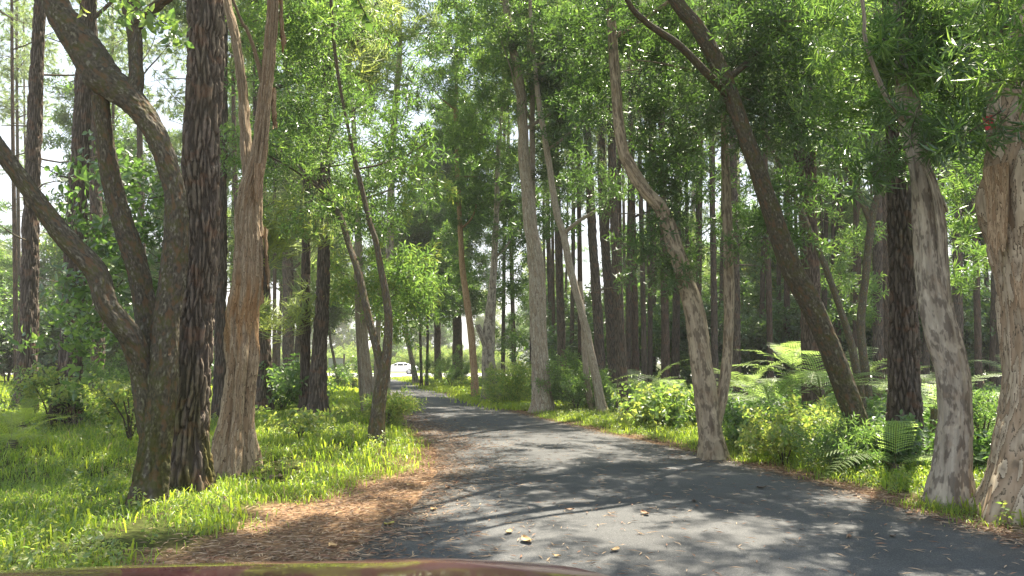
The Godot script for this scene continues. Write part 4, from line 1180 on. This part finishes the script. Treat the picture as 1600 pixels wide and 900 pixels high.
	for b in [[232, 788, 0.45], [294, 770, 0.5], [367, 735, 0.5], [588, 692, 0.3], [1605, 802, 0.8], [1483, 787, 0.5], [1114, 717, 0.5], [1358, 724, 0.4], [1415, 714, 0.5], [848, 643, 0.5]]:
		var o := foot(b[0], b[1])
		for i in 260:
			var a := rng.randf() * TAU
			var d: float = b[2] * (0.7 + absf(rng.randfn(0, 0.8)))
			falls[i % 3].append(flat_on(o.x + cos(a) * d, o.z + sin(a) * d, 0.3))
	var li := thing("leaf_litter", "red-brown leaf litter lying along both edges of the asphalt", "leaf litter", Vector3.ZERO, "", "stuff")
	for k in 3: scatter(["red_flakes", "brown_flakes", "tan_flakes"][k], flakes[k], falls[k], li)

func surface_y(x: float, z: float) -> float:
	var inside := minf(x - left_edge(z), right_edge(z) - x)
	if inside > -0.05: return -0.28 * smoothstep(-45.0, -76.0, z) + 0.014 + 0.03 * smoothstep(0.0, 1.8, inside)
	return ground_y(x, z) + 0.004

func flat_on(x: float, z: float, tilt: float) -> Transform3D:
	return Transform3D(Basis(Vector3.UP, rng.randf() * TAU) * Basis(Vector3.RIGHT, rng.randfn(0, tilt)) * rng.randf_range(0.35, 1.05), Vector3(x, surface_y(x, z) + rng.randf() * 0.012, z))

# ------------------------------------------------------------------ the street, the car and the sign at the end of the road
func solid(pieces: Array) -> ArrayMesh:      # [[mesh, transform], ...] joined into one
	var st := SurfaceTool.new()
	st.begin(Mesh.PRIMITIVE_TRIANGLES)
	for p in pieces: st.append_from(p[0], 0, p[1])
	return st.commit()

func slab(x: float, y: float, z: float) -> BoxMesh:
	var b := BoxMesh.new()
	b.size = Vector3(x, y, z)
	return b

func drum(r: float, h: float, sides := 24) -> CylinderMesh:
	var c := CylinderMesh.new()
	c.top_radius = r
	c.bottom_radius = r
	c.height = h
	c.radial_segments = sides
	return c

# rows of cross-sections lofted into a closed skin; each row is an array of points
func loft(rows: Array) -> ArrayMesh:
	var st := SurfaceTool.new()
	st.begin(Mesh.PRIMITIVE_TRIANGLES)
	st.set_smooth_group(0)
	for i in rows.size() - 1:
		for j in rows[i].size() - 1:
			for q in [rows[i][j], rows[i][j + 1], rows[i + 1][j], rows[i][j + 1], rows[i + 1][j + 1], rows[i + 1][j]]: st.add_vertex(q)
	st.generate_normals()
	return st.commit()

func far_street():
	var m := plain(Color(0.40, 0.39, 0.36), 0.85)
	var zs := spread([[-78.5, -91.0, 0.5]])
	var xs := spread([[-120, 60, 2.0]])
	var me := sheet(func(_z): return xs, zs, func(_x, _z): return Color.WHITE, func(_x, z): return -0.215 + 0.26 * smoothstep(-79.0, -89.0, z) - 0.02 * smoothstep(-90, -91, z))
	var s := part("street", me, m, self)
	tag(s, "pale sunlit cross street at the end of the road", "", "", "structure")
	# white saloon car, nose to the left
	var o := Vector3(-13.0, -0.06, -86.5)
	var t := thing("saloon_car", "white saloon car passing on the far cross street", "car", o)
	var paint := plain(Color(0.80, 0.81, 0.82), 0.25)
	paint.clearcoat_enabled = true
	var dark := plain(Color(0.02, 0.025, 0.03), 0.12)
	var rubber := plain(Color(0.02, 0.02, 0.02), 0.8)
	var rows := []
	for p in [[-2.18, 0.42, 0.62, 0.62], [-2.1, 0.30, 0.74, 0.78], [-1.7, 0.24, 0.84, 0.86], [-1.1, 0.22, 0.92, 0.88], [-0.4, 0.22, 0.95, 0.89], [0.9, 0.22, 0.96, 0.89], [1.5, 0.24, 0.97, 0.88], [2.0, 0.30, 0.95, 0.82], [2.2, 0.44, 0.80, 0.66]]:
		var x: float = p[0]
		var lo: float = p[1]
		var hi: float = p[2]
		var w: float = p[3]
		rows.append([Vector3(x, lo, -w * 0.9), Vector3(x, lerpf(lo, hi, 0.35), -w), Vector3(x, lerpf(lo, hi, 0.75), -w * 0.98), Vector3(x, hi, -w * 0.86), Vector3(x, hi + 0.03, 0), Vector3(x, hi, w * 0.86), Vector3(x, lerpf(lo, hi, 0.75), w * 0.98), Vector3(x, lerpf(lo, hi, 0.35), w), Vector3(x, lo, w * 0.9), Vector3(x, lo, -w * 0.9)])
	part("body", loft(rows), paint, t)
	rows = []
	for p in [[-0.95, 0.93, 0.94, 0.72], [-0.35, 0.92, 1.27, 0.66], [0.1, 0.92, 1.36, 0.64], [0.7, 0.92, 1.34, 0.64], [1.15, 0.93, 1.20, 0.66], [1.65, 0.95, 0.97, 0.70]]:
		rows.append([Vector3(p[0], p[1], -p[3] - 0.1), Vector3(p[0], p[2] - 0.05, -p[3] + 0.06), Vector3(p[0], p[2], 0), Vector3(p[0], p[2] - 0.05, p[3] - 0.06), Vector3(p[0], p[1], p[3] + 0.1)])
	part("roof", loft(rows), paint, t)
	for w in [[-0.62, -0.30, -0.08, -0.10], [-0.02, -0.02, 0.62, 0.62], [0.70, 0.70, 1.32, 1.02]]:      # side windows: bottom front, top front, bottom rear, top rear
		var st := SurfaceTool.new()
		st.begin(Mesh.PRIMITIVE_TRIANGLES)
		var a := Vector3(w[0], 0.99, 0.765)
		var b := Vector3(w[1], 1.22, 0.665)
		var c := Vector3(w[2], 0.99, 0.765)
		var d := Vector3(w[3], 1.24, 0.655)
		for q in [a, b, c, b, d, c]: st.add_vertex(q + Vector3(0, 0, 0.03))
		part("window", st.commit(), dark, t)
	for x in [-1.35, 1.32]:
		for z in [-0.78, 0.78]:
			var turn := Transform3D(Basis(Vector3.RIGHT, PI / 2), Vector3.ZERO)
			var wh := part("wheel", solid([[drum(0.31, 0.2), turn]]), rubber, t, Vector3(x, 0.31, z))
			part("rim", solid([[drum(0.19, 0.22, 16), turn]]), plain(Color(0.5, 0.5, 0.52), 0.3), wh)
	for z in [-0.6, 0.6]:
		part("headlight", solid([[slab(0.1, 0.12, 0.3), Transform3D(Basis(), Vector3(-2.13, 0.62, z))]]), plain(Color(0.7, 0.72, 0.75), 0.15), t)
	# grey board sign on two posts before the street
	var sg := thing("board_sign", "grey board sign on two posts before the far street", "sign", Vector3(-17.2, ground_y(-17.2, -74.0), -74.0))
	part("board", solid([[slab(1.6, 0.85, 0.05), Transform3D(Basis(), Vector3(0, 1.45, 0))]]), plain(Color(0.30, 0.32, 0.31), 0.6), sg)
	part("frame", solid([[slab(1.68, 0.06, 0.08), Transform3D(Basis(), Vector3(0, 1.91, 0))], [slab(1.68, 0.06, 0.08), Transform3D(Basis(), Vector3(0, 0.99, 0))]]), plain(Color(0.2, 0.19, 0.17), 0.8), sg)
	for x in [-0.7, 0.7]: part("post", solid([[slab(0.09, 2.0, 0.09), Transform3D(Basis(), Vector3(x, 0.95, -0.08))]]), plain(Color(0.16, 0.12, 0.09), 0.9), sg)
	var po := thing("wooden_post", "lone dark wooden post right of the grey board sign", "post", Vector3(-15.6, ground_y(-15.6, -70.0), -70.0))
	part("shaft", solid([[drum(0.09, 2.3, 12), Transform3D(Basis(), Vector3(0, 1.1, 0))]]), plain(Color(0.10, 0.08, 0.06), 0.9), po)
	part("cap", solid([[drum(0.10, 0.05, 12), Transform3D(Basis(), Vector3(0, 2.27, 0))]]), plain(Color(0.14, 0.12, 0.10), 0.9), po)

# ------------------------------------------------------------------ the car the photograph was taken from
func near_car():
	var t := thing("parked_car", "dark red glossy car bonnet along the bottom of the photograph", "car", Vector3(-0.22, 0.004, 0.10))
	t.rotation_degrees = Vector3(0, 20.0, -3.0)
	var paint := plain(Color(0.045, 0.003, 0.009), 0.4)
	paint.metallic = 0.25
	paint.clearcoat_enabled = true
	paint.clearcoat = 0.7
	paint.clearcoat_roughness = 0.05
	var profile := [[-0.75, 1.075], [-1.0, 1.055], [-1.25, 1.03], [-1.45, 1.004], [-1.6, 0.980], [-1.75, 0.950], [-1.88, 0.912], [-2.0, 0.862], [-2.08, 0.80], [-2.12, 0.72]]
	var rows := []
	for p in profile:
		var row := []
		var zz: float = p[0]
		var wide := 0.84 - 0.10 * pow(clampf((-zz - 1.2) / 0.9, 0.0, 1.0), 2.0)
		for j in 25:
			var f := j / 12.0 - 1.0
			var crown_ := 0.018 + 0.008 * (1.0 - f * f) + 0.006 * smoothstep(0.55, 0.75, absf(f)) * (1.0 - smoothstep(0.8, 1.0, absf(f)))
			row.append(Vector3(f * wide, p[1] + 0.012 + crown_, zz + 0.07 * f * f * clampf((-zz - 1.0) / 1.0, 0.0, 1.0)))
		rows.append(row)
	part("bonnet", loft(rows), paint, t)
	for s in [-1.0, 1.0]:
		rows = []
		for p in profile:
			var zz: float = p[0] + 0.07 * clampf((-p[0] - 1.0) / 1.0, 0.0, 1.0)
			var wide: float = 0.84 - 0.10 * pow(clampf((-p[0] - 1.2) / 0.9, 0.0, 1.0), 2.0)
			var y: float = p[1] + 0.028
			var row := []
			for q in [[0.006, -0.004], [0.05, -0.015], [0.08, -0.06], [0.10, -0.2], [0.09, -0.42]]: row.append(Vector3(s * (wide + q[0]), y + q[1], zz))
			rows.append(row)
		part("fender", loft(rows), paint, t)
		var turn := Transform3D(Basis(Vector3(0, 0, 1), PI / 2), Vector3.ZERO)
		var wh := part("wheel", solid([[drum(0.33, 0.21), turn]]), plain(Color(0.02, 0.02, 0.02), 0.8), t, Vector3(s * 0.74, 0.33, -1.3))
		part("rim", solid([[drum(0.21, 0.22, 20), turn]]), plain(Color(0.45, 0.45, 0.47), 0.3), wh)
		part("headlight", solid([[slab(0.34, 0.14, 0.06), Transform3D(Basis(Vector3.UP, s * -0.35), Vector3(s * 0.52, 0.64, -2.02))]]), plain(Color(0.6, 0.62, 0.65), 0.1), t)
	rows = []
	for y in [[0.73, -2.10], [0.66, -2.16], [0.5, -2.2], [0.34, -2.18], [0.26, -2.08]]:
		var row := []
		for j in 13:
			var f := j / 6.0 - 1.0
			row.append(Vector3(f * 0.8, y[0], y[1] + 0.24 * f * f))
		rows.append(row)
	part("bumper", loft(rows), paint, t)
	part("grille", solid([[slab(0.7, 0.1, 0.03), Transform3D(Basis(), Vector3(0, 0.6, -2.19))]]), plain(Color(0.02, 0.02, 0.02), 0.5), t)

# ------------------------------------------------------------------ small things
func small_things():
	var list := [["large curled tan leaf on the asphalt near the bonnet's middle", 823, 855, 0.16, 0], ["small tan leaf just left of the large curled one", 795, 840, 0.11, 0], ["dark curled leaf on the road right of centre", 1085, 792, 0.10, 1], ["brown flat leaf left of the dark curled leaf", 1008, 812, 0.13, 2], ["dark leaf near the right verge grass below the leaning tree", 1190, 768, 0.13, 1], ["yellowish leaf at the foot of the picture beside the bonnet's right end", 961, 871, 0.10, 0], ["small pale leaf on the right part of the asphalt", 1327, 848, 0.08, 2],
		["tan leaf on the litter at the asphalt's left edge", 678, 800, 0.11, 0], ["yellow-green leaf on the red litter left of the asphalt", 608, 823, 0.10, 3], ["pale leaf among red litter in front of the bonnet", 520, 856, 0.12, 0], ["rusty leaf at the asphalt's left edge before the narrow bend", 700, 765, 0.11, 2], ["dry tan leaf on the litter nearest the lawn's point", 640, 760, 0.12, 0], ["little dry leaf in the road's shaded middle", 890, 805, 0.09, 2], ["bleached leaf in a sun patch low on the road", 870, 880, 0.07, 0], ["brown leaf on the asphalt before the large right-edge paperbark", 1395, 846, 0.08, 1], ["crumpled brown leaf near the asphalt's right edge by the crooked paperbark", 1420, 806, 0.10, 2]]
	var tones := [plain(Color(0.42, 0.28, 0.13), 0.7), plain(Color(0.07, 0.05, 0.035), 0.7), plain(Color(0.26, 0.15, 0.08), 0.7), plain(Color(0.42, 0.38, 0.08), 0.6)]
	for l in list:
		var p := foot(l[1], l[2])
		p.y = surface_y(p.x, p.z) + 0.006
		var rows := []
		for i in 9:
			var f := i / 8.0
			var w: float = l[3] * 0.26 * pow(sin(PI * clampf(f, 0.03, 0.985)), 0.8)
			var row := []
			for j in 5:
				var s := j / 2.0 - 1.0
				row.append(Vector3((f - 0.5) * l[3], 0.10 * l[3] * s * s + 0.22 * l[3] * pow(f - 0.5, 2.0) * 2.0 + 0.03 * l[3] * sin(f * 9.0) * s, s * w))
			rows.append(row)
		var t := part("fallen_leaf", loft(rows), tones[l[4]], self, p)
		t.material_override.cull_mode = BaseMaterial3D.CULL_DISABLED
		t.rotation.y = rng.randf() * TAU
		tag(t, l[0], "leaf")
	for l in [["peeled bark piece curling on the grass right of the fluted paperbark", 418, 752, 0.42], ["small bark chip beside the left foreground pine's roots", 345, 782, 0.2]]:
		var p := foot(l[1], l[2])
		p.y = ground_y(p.x, p.z) + 0.015
		var rows := []
		for i in 10:
			var f := i / 9.0
			var row := []
			for j in 6:
				var s := j / 5.0 - 0.5
				var n := lumps.get_noise_2d(i * 0.6, l[1])
				row.append(Vector3((f - 0.5) * l[3], 0.10 * s * s + 0.03 * n + 0.08 * pow(f - 0.5, 2), s * l[3] * 0.34 * (0.8 + 0.5 * n)))
			rows.append(row)
		var t := part("bark_piece", loft(rows), mats.litter_brown, self, p)
		t.rotation.y = rng.randf() * TAU
		tag(t, l[0], "bark")
	# red tag on the massive right-edge paperbark
	var rt := part("red_tag", solid([[slab(0.08, 0.13, 0.012), Transform3D()]]), plain(Color(0.42, 0.01, 0.02), 0.5), self, at(1545, 192, 6.72))
	rt.rotation_degrees = Vector3(0, -25, 6)
	tag(rt, "small red tag on the massive right-edge paperbark's left side", "tag")
	# broad leaves hanging into the picture at the top
	hanging_leaves("broad-leaved twig hanging into the top of the picture, left of centre", [[545, -40], [560, 0], [575, 30]], 5.5, 15, "leaf_dark")
	hanging_leaves("light-green twig of round leaves before the mossy tree's upper fork", [[118, -30], [122, -5], [130, 20]], 6.2, 9, "leaf_yellow")

func hanging_leaves(label: String, px: Array, depth: float, n: int, material: String):
	var o := at(px[0][0], px[0][1], depth)
	var t := thing("hanging_twig", label, "twig", o)
	var pts := []
	for i in px.size(): pts.append(v4(at(px[i][0], px[i][1], depth) - o, 0.006 - 0.0015 * i))
	pts.push_front(v4(v3(pts[0]) + Vector3(-0.2, 1.2, 0.1), 0.010))
	part("stem", tube_mesh(smooth_path(pts, 0.05), {"bark": "mossy", "sides": 6, "seed": 2}), bark.mossy.mat, t)
	for i in n:
		var f := 0.3 + 0.7 * i / (n - 1.0)
		var k := mini(int(f * (pts.size() - 1)), pts.size() - 2)
		var p := v3(pts[k]).lerp(v3(pts[k + 1]), f * (pts.size() - 1) - k)
		var st := SurfaceTool.new()
		st.begin(Mesh.PRIMITIVE_TRIANGLES)
		leaf_faces(st, Vector3.ZERO, Vector3(0, 0, 1), Vector3(1, 0, 0), 0.11, 0.062, true)
		var l := part("leaf", st.commit(), mats[material], t, p)
		l.basis = Basis(Vector3.UP, i * 2.4 + rng.randf()) * Basis(Vector3.RIGHT, rng.randf_range(0.2, 1.3)) * Basis.from_scale(Vector3.ONE * rng.randf_range(0.7, 1.1))
